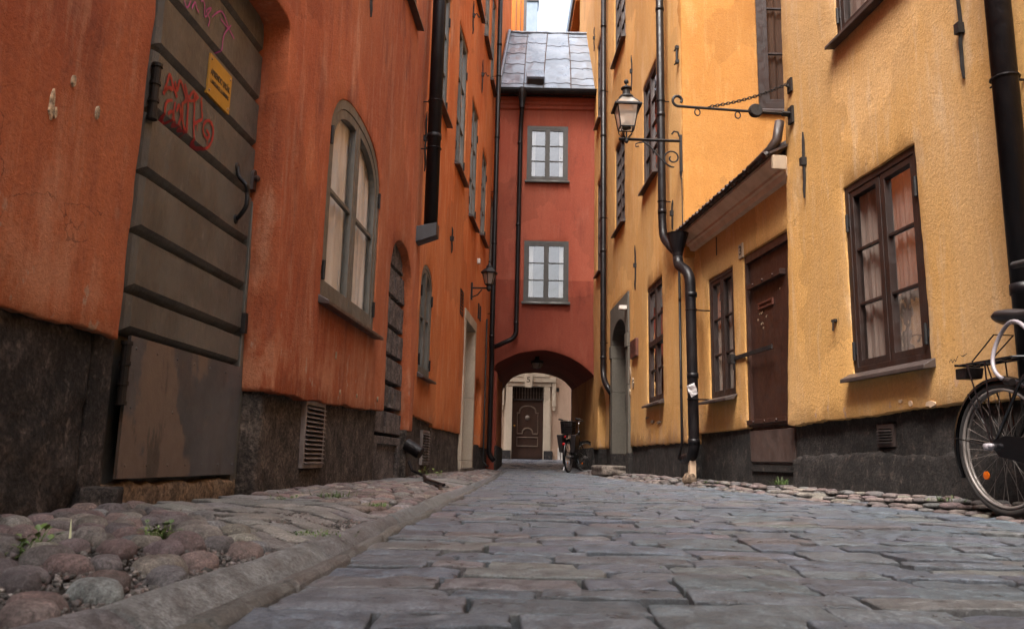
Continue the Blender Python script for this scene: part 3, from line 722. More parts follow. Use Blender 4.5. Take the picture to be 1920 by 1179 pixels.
# sign on the plank door
O = thing('door_sign', 'yellow metal sign with black lettering screwed to the grey plank door', 'sign', L1.P(4.12, 2.14, -.17))
q = [L1.uv(x, y, -.165) for x, y in ((395, 100), (436, 147), (427, 215), (387, 173))]
su0, su1 = (q[0][0]+q[3][0])/2, (q[1][0]+q[2][0])/2; sz0, sz1 = (q[2][1]+q[3][1])/2, (q[0][1]+q[1][1])/2
bm = B(); wbox(bm, L1, su0, su1, sz0, sz1, -.178, -.162); part('sign_plate', bm, M['brass'], O, bevel=.001)
bm = B()
for a, b in ((su0+.02, sz0+.025), (su1-.02, sz0+.025), (su0+.02, sz1-.025), (su1-.02, sz1-.025)): lathe(bm, L1.P(a, b, -.162), [(.007, 0), (.006, .003), (.002, .005)], 10, L1.n)
part('screw', bm, M['chrome'], O)
sw = su1-su0
textmesh('APRENDO SPRÅK', .050, wmat(L1, (su0+su1)/2, sz0+(sz1-sz0)*.58, -.1615, 1, .62, 1.0), 'lettering', M['ink'], O, .0008)
textmesh('LANGUAGE LEARNING', .034, wmat(L1, (su0+su1)/2, sz0+(sz1-sz0)*.36, -.1615, 1, .66, 1.0), 'lettering', M['ink'], O)

# ================================================================== SECOND LEFT HOUSE
H = thing('town_house', 'orange red house between the rust red house and the archway, with sandstone portal', 'house', L2.P(4.5, 0))
out = [(-.02, .745), (.15, .75), (.9, .73), (1.565, .70), (1.575, .655), (3., .66), (4.33, .655), (4.36, 2.80), (5.88, 2.80), (5.93, .52), (6.18, .5)]
na = arch(6.2, 7.25, .5, 1.5, 1.84, 10, 2)[2:]
out += na[::-1] + [(7.25, .5), (8.9, .48), (12.2, .48), (12.2, 14.6), (-.02, 14.6)]
sW = (.38, 1.19, 1.27, 2.70); sWo = arch(.38, 1.19, 1.27, 2.38, 2.70, 14, 2.2)
wins = []
w2 = (.42, 1.79, 5.11, 7.1); w3 = px_rect(L2, ((862, 17), (876, 102), (872, 360), (856, 297))); w4 = px_rect(L2, ((886, 170), (895, 220), (894, 441), (880, 398))); w5 = px_rect(L2, ((904, 267), (912, 305), (911, 466), (901, 437)))
w6 = (8.05, 8.75, 4.6, 6.2); w7 = (6.0, 6.92, 8.92, 11.); w8 = (7.3, 8.1, 8.6, 10.8)
upper = [w2, w3, w4, w5, w6, w7, w8, (2.9, 3.9, 8.9, 11), (4.4, 5.4, 8.9, 11)]
g1 = (3.72, 4.08, 2.64, 3.06)
g1 = (3.73, 4.09, 2.62, 3.06) if False else (3.70, 4.05, 2.86, 3.3) if False else (3.74, 4.10, 2.62, 3.05)
shell(L2, out, [sWo]+[rect(*w) for w in upper], 'plastered_wall', M['red_b'], H, 0, .3, sp=.2, amp=.016, amp2=.005, edge=.06, jit=.005, r=.010, seed=21.)
shell(L2, [(0, -.25), (1.60, -.25), (1.60, .78), (0, .78)], [rect(1.0, 1.45, .17, .60)], 'stone_plinth', M['plinth_l2'], H, -.05, .2, sp=.08, amp=.012, amp2=.01, edge=.06, seed=22.)
shell(L2, [(1.58, -.25), (4.34, -.25), (4.34, .68), (1.58, .70)], [], 'stone_plinth', M['plinth_l2'], H, -.03, .2, sp=.1, amp=.02, amp2=.012, edge=.06, seed=23.)
shell(L2, [(5.93, -.25), (12.2, -.25), (12.2, .52), (5.93, .54)], [], 'stone_plinth', M['plinth_l'], H, -.02, .2, sp=.1, amp=.02, amp2=.012, edge=.06, seed=24.)
louvre(L2, H, (.99, 1.46, .165, .605), 11, off=-.03)
bm = B(); ring(bm, L2, rect(*g1), inset(rect(*g1), .02), -.02, .012)
for i in range(7): wbox(bm, L2, g1[0]+.015, g1[1]-.015, g1[2]+.04+i*.058, g1[2]+.065+i*.058, -.02, .010)
part('vent_grille', bm, M['iron'], H)
for r_ in ((6.3, 6.42, 3.0, 3.3), (6.6, 6.7, 3.0, 3.3)):
    bm = B(); wbox(bm, L2, *r_, -.02, .012); part('vent_grille', bm, M['iron'], H)
window(L2, H, sW, M['frame_g'], off=-.012, fw=.055, cw=.05, rows=2, curtain='cur_beige', hinges=True, archp=(2.38, 2.2), panesplit=[2.0])
for k, w in enumerate(upper): window(L2, H, w, M['frame_g'], off=-.02, fw=.055, cw=.04, rows=3, curtain=('cur_white', 'cur_beige')[k % 2], hinges=k < 4, far=True)
bm = B(); wbox(bm, L2, 6.1, 7.35, -.2, 1.95, -.34, -.25); part('niche_back', bm, M['red_b'], H)
# portal
bm = B()
for a, b in ((4.33, 4.47), (5.79, 5.92)):
    for z0, z1 in ((-.2, .22), (.225, 1.38), (1.385, 2.64)): wbox(bm, L2, a, b, z0, z1, -.5, .025)
wbox(bm, L2, 4.33, 5.92, 2.645, 2.83, -.5, .028)
part('portal', bm, M['lime'], H, bevel=.008)
bm = B(); wbox(bm, L2, 4.4, 5.85, -.1, 2.7, -.56, -.5)
for a in (4.6, 5.2):
    for z0 in (.3, 1.5): ring(bm, L2, rect(a, a+.5, z0, z0+1.0), rect(a+.05, a+.45, z0+.05, z0+.95), -.5, -.47)
part('door', bm, M['frame_b'], H)
bm = B(); wbox(bm, L2, 4.33, 5.92, -.2, .10, -.5, .05); part('doorstep', bm, M['step'], H, bevel=.015)
anchor(L2, H, (886, 0), (885, 66), True); anchor(L2, H, (904, 113), (902, 174), True); anchor(L2, H, (846, 426), (844, 474))
pipe(H, [L2.P(8.0, 14.6, .11), L2.P(8.0, 2.75, .11), L2.P(8.12, 2.45, .11), L2.P(8.12, .35, .10), L2.P(8.12, .22, .22)], .055, [L2.P(8.0, k, .11) for k in (2.9, 5., 7.5, 9.8)], brackets=[L2.P(8.0, k, .11) for k in (3.4, 6.2, 9.0)], W=L2)
pipe(H, [L2.P(7.55, 3.2, .04), L2.P(7.55, .20, .04), L2.P(7.5, .10, .16)], .018, m='iron')
bm = B(); u, z = L2.uv(895, 490); wbox(bm, L2, u-.05, u+.05, z-.05, z+.05, 0, .06); part('alarm_box', bm, M['white'], H, bevel=.008)
body(H, L2, 0, 12.1, 14.6, 8, M['red_b'])

# ================================================================== BRIDGE HOUSE
H = thing('bridge_house', 'dark red house bridging the alley over a round archway, under a sheet metal roof', 'house', (0.7, 18.2, 0))
apx = [(1116, 706), (1091, 684), (1063, 668), (1032, 658.5), (1015, 657), (997, 658.5), (975, 662), (958, 668), (931, 682), (926, 697)]
fpx = [(1072, 731), (1062, 719), (1050, 710), (1028, 702), (1005, 699), (988, 699.5), (972, 703), (958, 711), (944, 729), (942, 740)]
def dens(P, n=3):
    Q = []
    for i in range(len(P)-1):
        a, b, c, d = P[max(0, i-1)], P[i], P[i+1], P[min(len(P)-1, i+2)]
        for k in range(n):
            t = k/n; Q.append(tuple(.5*((2*b[j])+(c[j]-a[j])*t+(2*a[j]-5*b[j]+4*c[j]-d[j])*t*t+(3*b[j]-a[j]-3*c[j]+d[j])*t**3) for j in (0, 1)))
    return Q+[P[-1]]
A = dens([BR.uv(*p) for p in apx]); Af = dens([BK.uv(*p) for p in fpx])
A[0] = (2.345, A[0][1]); A[-1] = (.15, A[-1][1])
out = [(2.345, -.2), (2.46, -.2), (2.46, 8.75), (-.05, 8.75), (-.05, -.2), (.17, -.2)] + A[::-1]
bw1 = px_rect(BR, ((989, 238), (1064, 238), (1064, 339), (989, 339))); bw2 = px_rect(BR, ((983, 453), (1065, 453), (1065, 566), (983, 566)))
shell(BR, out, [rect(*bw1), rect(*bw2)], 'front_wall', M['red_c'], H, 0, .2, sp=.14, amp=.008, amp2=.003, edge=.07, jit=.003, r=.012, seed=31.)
out2 = [(Af[0][0], -.2), (2.8, -.2), (2.8, 8.75), (-.3, 8.75), (-.3, -.2), (Af[-1][0], -.2)] + Af[::-1]
rear = Wall((-.6, 22.6), (2.2, 22.6)); rear.n = -rear.n
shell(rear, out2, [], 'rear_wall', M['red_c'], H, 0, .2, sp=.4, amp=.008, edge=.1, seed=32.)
window(BR, H, bw1, M['frame_d'], off=.004, fw=.055, cw=.05, rows=3, curtain='cur_white', far=True, sillm='frame_d')
window(BR, H, bw2, M['frame_d'], off=.004, fw=.055, cw=.05, rows=3, curtain='cur_white', far=True, sillm='frame_d')
near3 = [BR.P(u, z, .0-.02) for u, z in A]; far3 = [BK.P(u, z, 0) for u, z in Af]
def loft(pa, pb, n, m, name, par, side=0):
    bm = B(); prev = None
    for k in range(n+1):
        t = k/n; cur = [bm.verts.new(a.lerp(b, t)+Vector((.01*nz(i*.4, k*.5, 3), 0, .012*nz(i*.4, k*.5)))) for i, (a, b) in enumerate(zip(pa, pb))]
        if prev:
            for i in range(len(cur)-1): bm.faces.new((prev[i], prev[i+1], cur[i+1], cur[i]))
        prev = cur
    return part(name, bm, m, par, smooth=True)
loft(near3, far3, 14, M['red_c'], 'vault', H)
def jamb(a, b, m, name):
    col = lambda p: [Vector((p.x, p.y, -.2+(p.z+.2)*i/8)) for i in range(9)]
    return loft(col(a), col(b), 12, m, name, H)
jamb(near3[0], far3[0], M['yel_b'], 'passage_wall'); jamb(near3[-1], far3[-1], M['red_b'], 'passage_wall')
for p, q, s in ((near3[0], far3[0], -1), (near3[-1], far3[-1], 1)):
    bm = B(); v = [Vector((w.x+s*d, w.y+e, z)) for z in (-.2, .56) for w, d, e in ((p, .035, -.03), (q, .035, .03), (q, -.02, .03), (p, -.02, -.03))]
    hexa(bm, v); bmesh.ops.subdivide_edges(bm, edges=bm.edges, cuts=6, use_grid_fill=True)
    for w in bm.verts: w.co.x += .012*nz(w.co.y*3, w.co.z*5, s)
    part('passage_plinth', bm, M['plinth_r'], H)
# cornice, roof, gutter
bm = B(); prof = [(0, 8.50), (.05, 8.53), (.05, 8.60), (.09, 8.63), (.09, 8.70), (.16, 8.74), (.16, 8.80), (-.1, 8.80)]
for (o0, z0), (o1, z1) in zip(prof, prof[1:]):
    bm.faces.new([bm.verts.new(BR.P(u, z, o)) for u, z, o in ((.08, z0, o0), (2.44, z0, o0), (2.44, z1, o1), (.08, z1, o1))])
part('cornice', bm, M['red_c'], H)
EZ, RZ, EY, RY = 8.86, 11.82, 17.72, 20.3
def roofpt(x, t, lift=0.): return Vector((x, EY+(RY-EY)*t, EZ+(RZ-EZ)*t))+Vector((0, -.75, .65))*lift
def redge(t): return (-.44+.20*t, 1.94+.06*t)
bm = B(); g = {}
NX, NY = 44, 60
for i in range(NX+1):
    for j in range(NY+1):
        t = j/NY; a, b = redge(t); x = a+(b-a)*i/NX
        g[i, j] = bm.verts.new(roofpt(x, t, .035*nz(x*2.2, t*6, 4)+.014*nz(x*6, t*15, 5)))
for i in range(NX):
    for j in range(NY): bm.faces.new((g[i, j], g[i+1, j], g[i+1, j+1], g[i, j+1]))
a0, b0 = redge(0); a1, b1 = redge(1)
rf = part('roof', bm, M['roof'], H, smooth=True)
bm = B(); bm.faces.new([bm.verts.new(p) for p in (Vector((a1, RY, RZ)), Vector((b1, RY, RZ)), Vector((b1, 22.9, 8.8)), Vector((a1, 22.9, 8.8)))])
bm.faces.new([bm.verts.new(p) for p in (Vector((a0, EY+.02, EZ-.03)), Vector((b0, EY+.02, EZ-.03)), Vector((b1, RY, RZ-.08)), Vector((a1, RY, RZ-.08)))])
part('roof_rear_slope', bm, M['roof'], rf)
bm = B(); cols = (.0, .24, .46, .72, 1.0)
for c in cols[1:-1]:
    pts = []
    for j in range(41):
        t = j/40; a, b = redge(t); x = a+(b-a)*(c+.012*math.sin(t*3+c*9)); pts.append(roofpt(x, t, .012+.035*nz(x*2.2, t*6, 4)+.014*nz(x*6, t*15, 5)))
    tube(bm, pts, .013, 6)
rows_ = ((.10, .27, .42, .60, .78, .93), (.10, .45, .80), (.12, .52, .76), (.10, .20, .36, .50, .64, .78, .92))
for k, rr in enumerate(rows_):
    for tt in rr:
        pts = []
        for i in range(13):
            c = cols[k]+(cols[k+1]-cols[k])*i/12; t = tt+.006*math.sin(i+k*2); a, b = redge(t); x = a+(b-a)*c
            pts.append(roofpt(x, t, .006+.035*nz(x*2.2, t*6, 4)+.014*nz(x*6, t*15, 5)))
        tube(bm, pts, .007, 5)
part('roof_seam', bm, M['sill'], rf)
bm = B()
for s, e in ((0, 0), (1, 0)):
    pts = [roofpt(redge(j/30)[s], j/30, .05+.02*nz(j*.4, s)) for j in range(31)]; tube(bm, pts, .045, 8)
tube(bm, [roofpt(redge(1)[0]+(redge(1)[1]-redge(1)[0])*i/20, 1., .02+.02*nz(i*.5, 3)) for i in range(21)], .035, 8)
part('roof_edge_flashing', bm, M['roof'], rf, smooth=True)
bm = B(); c0 = roofpt(.42, .16); d1 = (roofpt(.42, 1)-roofpt(.42, 0)).normalized(); nn = Vector((0, -d1.z, d1.y))
x0, x1 = .23, .66; p = roofpt(0, .10); q = roofpt(0, .30)
hexa(bm, [Vector((x0, p.y, p.z))-nn*.05, Vector((x1, p.y, p.z))-nn*.05, Vector((x1, q.y, q.z))-nn*.05, Vector((x0, q.y, q.z))-nn*.05,
          Vector((x0, p.y, p.z))+nn*.20, Vector((x1, p.y, p.z))+nn*.20, Vector((x1, q.y, q.z))+nn*.05, Vector((x0, q.y, q.z))+nn*.05])
hx = part('roof_hatch', bm, M['roof'], rf, bevel=.006)
bm = B(); p2 = p-Vector((0, .006, 0)); hexa(bm, [Vector((x0+.02, p.y-.004, p.z))-nn*.0+Vector((0, 0, 0)), Vector((x1-.02, p.y-.004, p.z)), Vector((x1-.02, p.y+.02, p.z)), Vector((x0+.02, p.y+.02, p.z)),
     Vector((x0+.02, p.y-.004, p.z))+nn*.14, Vector((x1-.02, p.y-.004, p.z))+nn*.14, Vector((x1-.02, p.y+.02, p.z))+nn*.14, Vector((x0+.02, p.y+.02, p.z))+nn*.14])
for xx in (.52, .52):
    pass
part('hatch_opening', bm, M['room'], hx)
bm = B(); seg = 10; prev = None      # half-round gutter
for x in [-.44+i*.2 for i in range(13)]:
    x = min(x, 1.93); cur = [bm.verts.new(Vector((x, 17.66+.10*math.cos(t), 8.86+.11*math.sin(t)))) for t in [math.pi+math.pi*k/seg for k in range(seg+1)]]
    if prev:
        for k in range(seg): bm.faces.new((prev[k], prev[k+1], cur[k+1], cur[k]))
    prev = cur
tube(bm, [(-.44, 17.56, 8.86), (1.93, 17.56, 8.86)], .015, 6); tube(bm, [(-.44, 17.78, 8.76), (1.93, 17.78, 8.76)], .018, 6)
gu = part('roof_gutter', bm, M['black'], H)
pipe(H, [(.13, 17.66, 8.86), (.13, 17.72, 8.35), (.11, 17.84, 8.0), (.10, 17.84, 3.05), (.02, 17.84, 2.93), (-.42, 17.80, 2.72)], .052, [(.10, 17.84, k) for k in (3.3, 5.6, 7.6)])
bm = B(); lathe(bm, (.13, 17.66, 8.40), [(.06, 0), (.07, .15), (.12, .38), (.125, .48)], 16); part('gutter_funnel', bm, M['black'], H)
# ceiling lamp in the passage
O = thing('ceiling_lamp', 'small dark globe lamp under the crown of the archway', 'lamp', (.62, 19.2, 2.6))
u, z = BR.uv(1007, 687); cpos = Vector((BR.P(u, 0).x*19/18+.0, 19., 0)); zc = 2.50
bm = B(); lathe(bm, (cpos.x, 19, zc), [(.02, -.10), (.09, -.08), (.13, -.02), (.14, .04)], 18); part('lamp_shade', bm, M['lampglass'], O, smooth=True)
bm = B(); lathe(bm, (cpos.x, 19, zc), [(.15, .03), (.16, .08), (.06, .12), (.05, .22)], 18)
for k in range(4):
    t = k*math.pi/2+.4; tube(bm, [(cpos.x+.145*math.cos(t)*math.sin(a), 19+.145*math.sin(t)*math.sin(a), zc+.04-.14*math.cos(a)) for a in [i*math.pi/12 for i in range(7)]], .007, 5)
part('lamp_cage', bm, M['iron'], O)

# ================================================================== NEAR RIGHT HOUSE
H = thing('town_house', 'ochre tan house with the large brown casement window beside the parked bicycle', 'house', R1.P(5, 0))
wa = px_rect(R1, ((1583, 355), (1720, 263), (1741, 680), (1597, 700))); wb = (5.0, 6.11, 3.70, 5.4)
out = [(-9, .64), (-3, .64), (4.95, .648), (5.3, .638), (6.1, .622), (7.28, .606), (7.17, 1.8), (7.10, 3.0), (7.08, 4.7), (7.08, 8.2), (-9, 8.2)]
shell(R1, out, [rect(*wa), rect(*wb), rect(1.0, 2.1, .95, 2.45), rect(1., 2.1, 3.7, 5.4)], 'plastered_wall', M['yel_a'], H, 0, .3, sp=.13, amp=.016, amp2=.005, edge=.035, jit=.006, r=.009, seed=41.)
shell(R1, [(-9, -.2), (7.26, -.2), (7.26, .325), (5.9, .36), (4.6, .34), (3., .37), (-9, .35)], [], 'stone_plinth', M['plinth_r'], H, -.005, .2, sp=.07, amp=.025, amp2=.016, f2=5, edge=.05, jit=.012, r=.03, seed=43.)
shell(R1, [(-9, .2), (7.26, .2), (7.26, .64), (-9, .68)], [rect(5.72, 5.93, .40, .56)], 'stone_plinth', M['plinth_r'], H, -.045, .2, sp=.07, amp=.025, amp2=.014, f2=5, edge=.05, jit=.008, r=.03, seed=42.)
q = [R1.uv(x, y) for x, y in ((1663, 803), (1683, 803), (1683, 837), (1663, 837))]
vu0, vu1, vz0, vz1 = min(q[1][0], q[2][0]), max(q[0][0], q[3][0]), (q[2][1]+q[3][1])/2, (q[0][1]+q[1][1])/2
louvre(R1, H, (5.72, 5.93, .40, .56), 5, off=-.052, m='sill')
window(R1, H, wa, M['frame_b'], off=-.012, fw=.055, cw=.05, rows=3, mt=.022, curtain='cur_rose', hinges=True)
window(R1, H, wb, M['frame_b'], off=-.012, fw=.055, cw=.05, rows=3, curtain='cur_rose', hinges=True)
window(R1, H, (1.0, 2.1, .95, 2.45), M['frame_b'], off=-.03, curtain='cur_rose', far=True)
window(R1, H, (1., 2.1, 3.7, 5.4), M['frame_b'], off=-.03, curtain='cur_rose', far=True)
anchor(R1, H, (1509, 248), (1512, 372)); anchor(R1, H, (1812, -30), (1801, 156))
pu = R1.uv(1870, 0, .12)[0]
pipe(H, [R1.P(pu, 8.2, .12), R1.P(pu, .12, .12)], .066, [R1.P(pu, k, .12) for k in (1.2, 3.2)], brackets=[R1.P(pu, k, .12) for k in (1.05, 2.4)], W=R1)
u, z = R1.uv(1569, 609); bm = B(); tube(bm, [R1.P(u, z+.04, .0), R1.P(u, z+.04, .03), R1.P(u, z-.05, .035)], .007, 6); wbox(bm, R1, u-.02, u+.03, z+.025, z+.045, 0, .03); part('shutter_hook', bm, M['iron'], H)
bm = B()
for x, y, w, h in ((1690, 752, .02, .012), (1709, 756, .02, .02), (1747, 757, .05, .02)):
    u, z = R1.uv(x, y); prism(bm, R1, [(u+w*math.cos(t)*(1+.4*nz(t*2, x)), z+h*math.sin(t)*(1+.4*nz(t*2, y))) for t in [i*math.pi/6 for i in range(12)]], -.01, .010); part('plaster_chip', bm, M['cornice'], H); bm = B()
strokes(H, 'graffiti', M['iron'], R1, [[(0, 1010), (15, 985), (25, 1010), (40, 985), (50, 1000), (62, 970), (70, 960)], [(90, 950), (105, 960), (140, 938)]], (1780, 440), 4.214, .014, .0035)
body(H, R1, -9, 7.05, 8.2, 7, M['yel_a'])

ZB = Wall((-3.5, -8.6), (5.5, -8.6))  # unseen house added across the alley to keep sky light off the near end
H = thing('town_house', 'plain ochre house added unseen behind the viewpoint to darken the near alley', 'house', ZB.P(4, 0))
shell(ZB, [(0, -.2), (9, -.2), (9, 7), (0, 7)], [rect(3.2, 4.3, 1.2, 2.8), rect(3.2, 4.3, 4.2, 5.8)], 'plastered_wall', M['yel_a'], H, 0, .3, sp=.5, edge=.2, seed=45.)
for z in (1.2, 4.2): window(ZB, H, (3.2, 4.3, z, z+1.6), M['frame_b'], off=-.03, curtain='cur_rose', far=True)
# ================================================================== LOW ANNEX
H = thing('low_annex', 'low ochre annex with iron plated door and tiled eaves, wedged between the taller ochre houses', 'house', R1.P(8.5, 0, -.3))
AO = -.05
wan = px_rect(R1, ((1329, 527), (1375, 495), (1377, 741), (1331, 749)), AO)
dl = (R1.uv(1396, 480, AO)[0]+R1.uv(1398, 865, AO)[0])/2; dtop = R1.uv(1396, 480, AO)[1]
out = [(dl, .615), (8.8, .612), (9.86, .610), (9.86, 3.0), (7.0, 3.0), (7.0, dtop), (dl-.02, dtop)]
shell(R1, out, [rect(*wan)], 'plastered_wall', M['yel_b'], H, AO, .2, sp=.13, amp=.010, amp2=.004, edge=.05, jit=.005, r=.015, seed=51.)
shell(R1, [(dl+.005, -.2), (9.84, -.2), (9.84, .64), (dl+.005, .64)], [], 'stone_plinth', M['plinth_r'], H, AO-.04, .2, sp=.08, amp=.02, amp2=.012, edge=.06, seed=52.)
window(R1, H, wan, M['frame_b'], off=AO-.015, fw=.045, cw=.042, rows=3, curtain='cur_rose')
bm = B(); wbox(bm, R1, 7.05, dl+.02, .60, dtop+.02, AO-.2, AO-.055)
ring(bm, R1, rect(7.1, dl-.005, .63, dtop-.002), rect(7.26, dl-.05, .66, dtop-.085), AO-.056, AO-.018)
dr = part('door', bm, M['doorred'], H, bevel=.004)
bm = B(); wbox(bm, R1, 7.05, dl+.02, .262, .598, AO-.2, AO-.05); wbox(bm, R1, 7.30, dl-.02, .285, .592, AO-.05, AO-.02); part('door_lower_panel', bm, M['doorlow'], dr, bevel=.004)
bm = B(); wbox(bm, R1, 7.05, dl+.02, -.1, .259, AO-.2, AO-.045); wbox(bm, R1, 7.1, dl, .19, .258, AO-.08, AO-.03); part('door_sill', bm, M['plinth_r'], dr, bevel=.004)
def strap(pa, pb, h=.05, off=.0):
    a, b = R1.uv(*pa, AO), R1.uv(*pb, AO); bm = B(); z = (a[1]+b[1])/2; u0, u1 = min(a[0], b[0]), max(a[0], b[0])
    wbox(bm, R1, u0, u1, z-h/2, z+h/2, AO-.06, AO+.002+off)
    for k in (.2, .5, .8): lathe(bm, R1.P(u0+(u1-u0)*k, z, AO+.002+off), [(.014, 0), (.014, .008), (.004, .014)], 10, R1.n)
    return part('door_strap', bm, M['doorred'], dr, bevel=.003)
strap((1400, 541), (1462, 507), .055); strap((1400, 790), (1472, 787), .045)
a, b = R1.uv(1378, 672, AO), R1.uv(1450, 651, AO); z = a[1]; bm = B(); wbox(bm, R1, b[0], a[0]+.0, z-.022, z+.022, AO+.004, AO+.018); wbox(bm, R1, a[0]-.02, a[0]+.09, z-.05, z+.045, AO-.02, AO+.05)
tube(bm, [R1.P(a[0]-.03, z-.04, AO+.03), R1.P(a[0]-.03, z-.13, AO+.03), R1.P(a[0]-.07, z-.13, AO+.03), R1.P(a[0]-.07, z-.04, AO+.03)], .006, 6)
part('padlock_bar', bm, M['iron'], dr, bevel=.003)
q = [R1.uv(1370+x/6.545, 440+y/6.545, AO) for x, y in ((290, 840), (465, 765), (460, 845), (290, 925))]
u0, u1 = (q[1][0]+q[2][0])/2, (q[0][0]+q[3][0])/2; z0, z1 = (q[2][1]+q[3][1])/2, (q[0][1]+q[1][1])/2
bm = B(); ring(bm, R1, rect(u0, u1, z0, z1), inset(rect(u0, u1, z0, z1), .018), AO-.056, AO-.038); wbox(bm, R1, u0+.018, u1-.018, z0+.018, z1-.018, AO-.056, AO-.052); part('letter_slot', bm, M['plaque'], dr)
bm = B(); random.seed(3)
for x, y in ((358, 950), (372, 962), (384, 950), (432, 1000), (330, 1048), (372, 1095), (390, 1085), (395, 1140), (600, 660), (350, 970)):
    u, z = R1.uv(1370+x/6.545, 440+y/6.545, AO-.05); prism(bm, R1, [(u+.010*math.cos(t)*(1+.5*nz(t*2, x)), z+.012*math.sin(t)*(1+.5*nz(t*2, y))) for t in [i*math.pi/4 for i in range(8)]], AO-.057, AO-.053)
part('sticker_scraps', bm, M['sand'], dr)
# moulded cornice swept along the eaves
prof = [(AO, 2.865), (0, 2.875), (.02, 2.925), (.05, 2.935), (.05, 2.965), (.10, 3.00), (.135, 3.03), (.15, 3.04), (.15, 3.075), (AO-.1, 3.075)]
bm = B(); ends = []
for u in (7.08, 7.7, 8.3, 8.9, 9.40, 9.88):
    ends.append([bm.verts.new(R1.P(u, z+.006*nz(u*3, z), o)) for o, z in prof])
for a, b in zip(ends, ends[1:]):
    for k in range(len(prof)): bm.faces.new((a[k], a[(k+1) % len(prof)], b[(k+1) % len(prof)], b[k]))
bm.faces.new(ends[0]); bm.faces.new(ends[-1][::-1]); part('eaves_cornice', bm, M['cornice'], H)
bm = B(); prism(bm, R1, [(7.04, 2.93), (7.085, 2.94), (7.085, 3.06), (7.04, 3.07)], .02, .155); part('cornice_end_block', bm, M['cornice_end'], H, bevel=.01)
bm = B()
for k in range(24):                       # pantiles, seen edge on
    u = 7.12+k*.115
    for j in range(5):
        p0 = R1.P(u, 3.09+.11*j+.010*nz(k*3.1, j), .205-.24*j); p1 = R1.P(u, 3.215+.11*j, -.04-.24*j)
        tube(bm, [p0+Vector((0, 0, -.01)), p1+Vector((0, 0, .012))], [.036, .034], 8)
hexa(bm, [R1.P(7.05, 3.078, .18), R1.P(9.9, 3.078, .18), R1.P(9.9, 3.70, -1.1), R1.P(7.05, 3.70, -1.1), R1.P(7.05, 3.10, .18), R1.P(9.9, 3.10, .18), R1.P(9.9, 3.74, -1.1), R1.P(7.05, 3.74, -1.1)])
rf = part('tiled_roof', bm, M['tile'], H, smooth=False)
bm = B(); pts = [R1.P(u, 3.085+.02*nz(u*4, 2), .205+.012*nz(u*5, 7)) for u in [7.25+i*.14 for i in range(18)]]; tube(bm, pts, [.016+.012*nz(i*.9, 4) for i in range(18)], 8)
part('roof_edge_flashing', bm, M['black'], rf)
bm = B(); tube(bm, [R1.P(7.50, 3.09, .20), R1.P(7.22, 3.10, .19), R1.P(7.10, 3.14, .15), R1.P(7.06, 3.22, .10), R1.P(7.05, 3.40, .07)], [.025, .035, .042, .045, .045], 8); part('valley_flashing', bm, M['tile'], rf, smooth=True)
pE = [R1.uv(x, y, .2) for x, y in ((1274, 433), (1278, 470), (1295, 500), (1295, 840))]
bm = B(); lathe(bm, R1.P(9.56, 2.66, .24), [(.055, 0), (.065, .12), (.13, .34), (.14, .36), (.12, .36)], 18); fn = part('gutter_funnel', bm, M['black'], H, smooth=False)
pipe(H, [R1.P(9.56, 2.72, .24), R1.P(9.53, 2.62, .24), R1.P(9.27, 2.46, .19), R1.P(9.27, .42, .18), R1.P(9.38, .31, .18), R1.P(9.55, .30, .2)], .062,
     [R1.P(9.27, k, .18) for k in (2.2, 1.25, .50)], brackets=[R1.P(9.27, 2.02, .18), R1.P(9.27, .98, .18)], W=R1)
bm = B(); wbox(bm, R1, 9.33, 9.40, .10, .36, .14, .21); part('pipe_stand', bm, M['cornice'], H)
bm = B(); wbox(bm, R1, 7.1, 9.8, 0, 2.9, -3.5, -1.2); part('rear_walls', bm, M['yel_b'], H)
cab = B(); tube(cab, [R1.P(9.0-.0, z, AO+.012) for z in (2.84, 2.7, 2.62)], .006, 5); part('cable', cab, M['iron'], H)
# number plate by the door
O = thing('house_number_plate', 'small pale plate with a black 3, left of the iron plated door', 'number plate', R1.P(8.3, 2.4))
q = [R1.uv(1370+x/6.545, 440+y/6.545, AO) for x, y in ((102, 130), (157, 98), (160, 270), (108, 308))]
u0, u1 = (q[1][0]+q[2][0])/2, (q[0][0]+q[3][0])/2; z0, z1 = (q[2][1]+q[3][1])/2, (q[0][1]+q[1][1])/2
bm = B(); wbox(bm, R1, u0, u1, z0, z1, AO-.01, AO+.012); part('plate', bm, M['cornice_end'], O, bevel=.002)
textmesh('3', (z1-z0)*.85, wmat(R1, (u0+u1)/2, (z0+z1)/2, AO+.013, -1, 1.2, 1.), 'numeral', M['ink'], O, .004)
# paper note
O = thing('paper_note', 'white crumpled paper sheet taped to the black downpipe of the annex', 'paper', R1.P(9.2, 1.1, .25))
bm = B(); W_ = .115; n = 6
q = [R1.uv(1100+x/2.457, 450+y/2.457, .26) for x, y in ((460, 672), (497, 656), (514, 706), (483, 724))]
vs = {}
for i in range(n+1):
    for j in range(n+1):
        a, b = i/n, j/n
        uu = (q[0][0]*(1-a)+q[1][0]*a)*(1-b)+(q[3][0]*(1-a)+q[2][0]*a)*b; zz = (q[0][1]*(1-a)+q[1][1]*a)*(1-b)+(q[3][1]*(1-a)+q[2][1]*a)*b
        vs[i, j] = bm.verts.new(R1.P(uu, zz, .262+.012*nz(a*3, b*3, 2)))
for i in range(n):
    for j in range(n): bm.faces.new((vs[i, j], vs[i+1, j], vs[i+1, j+1], vs[i, j+1]))
part('sheet', bm, M['paper'], O)
O = thing('foot_stone', 'small brown stone under the foot of the black downpipe', 'stone', R1.P(9.38, .05, .2))
bm = B(); bmesh.ops.create_icosphere(bm, subdivisions=3, radius=.085, matrix=Matrix.Translation(R1.P(9.38, .075, .2)))
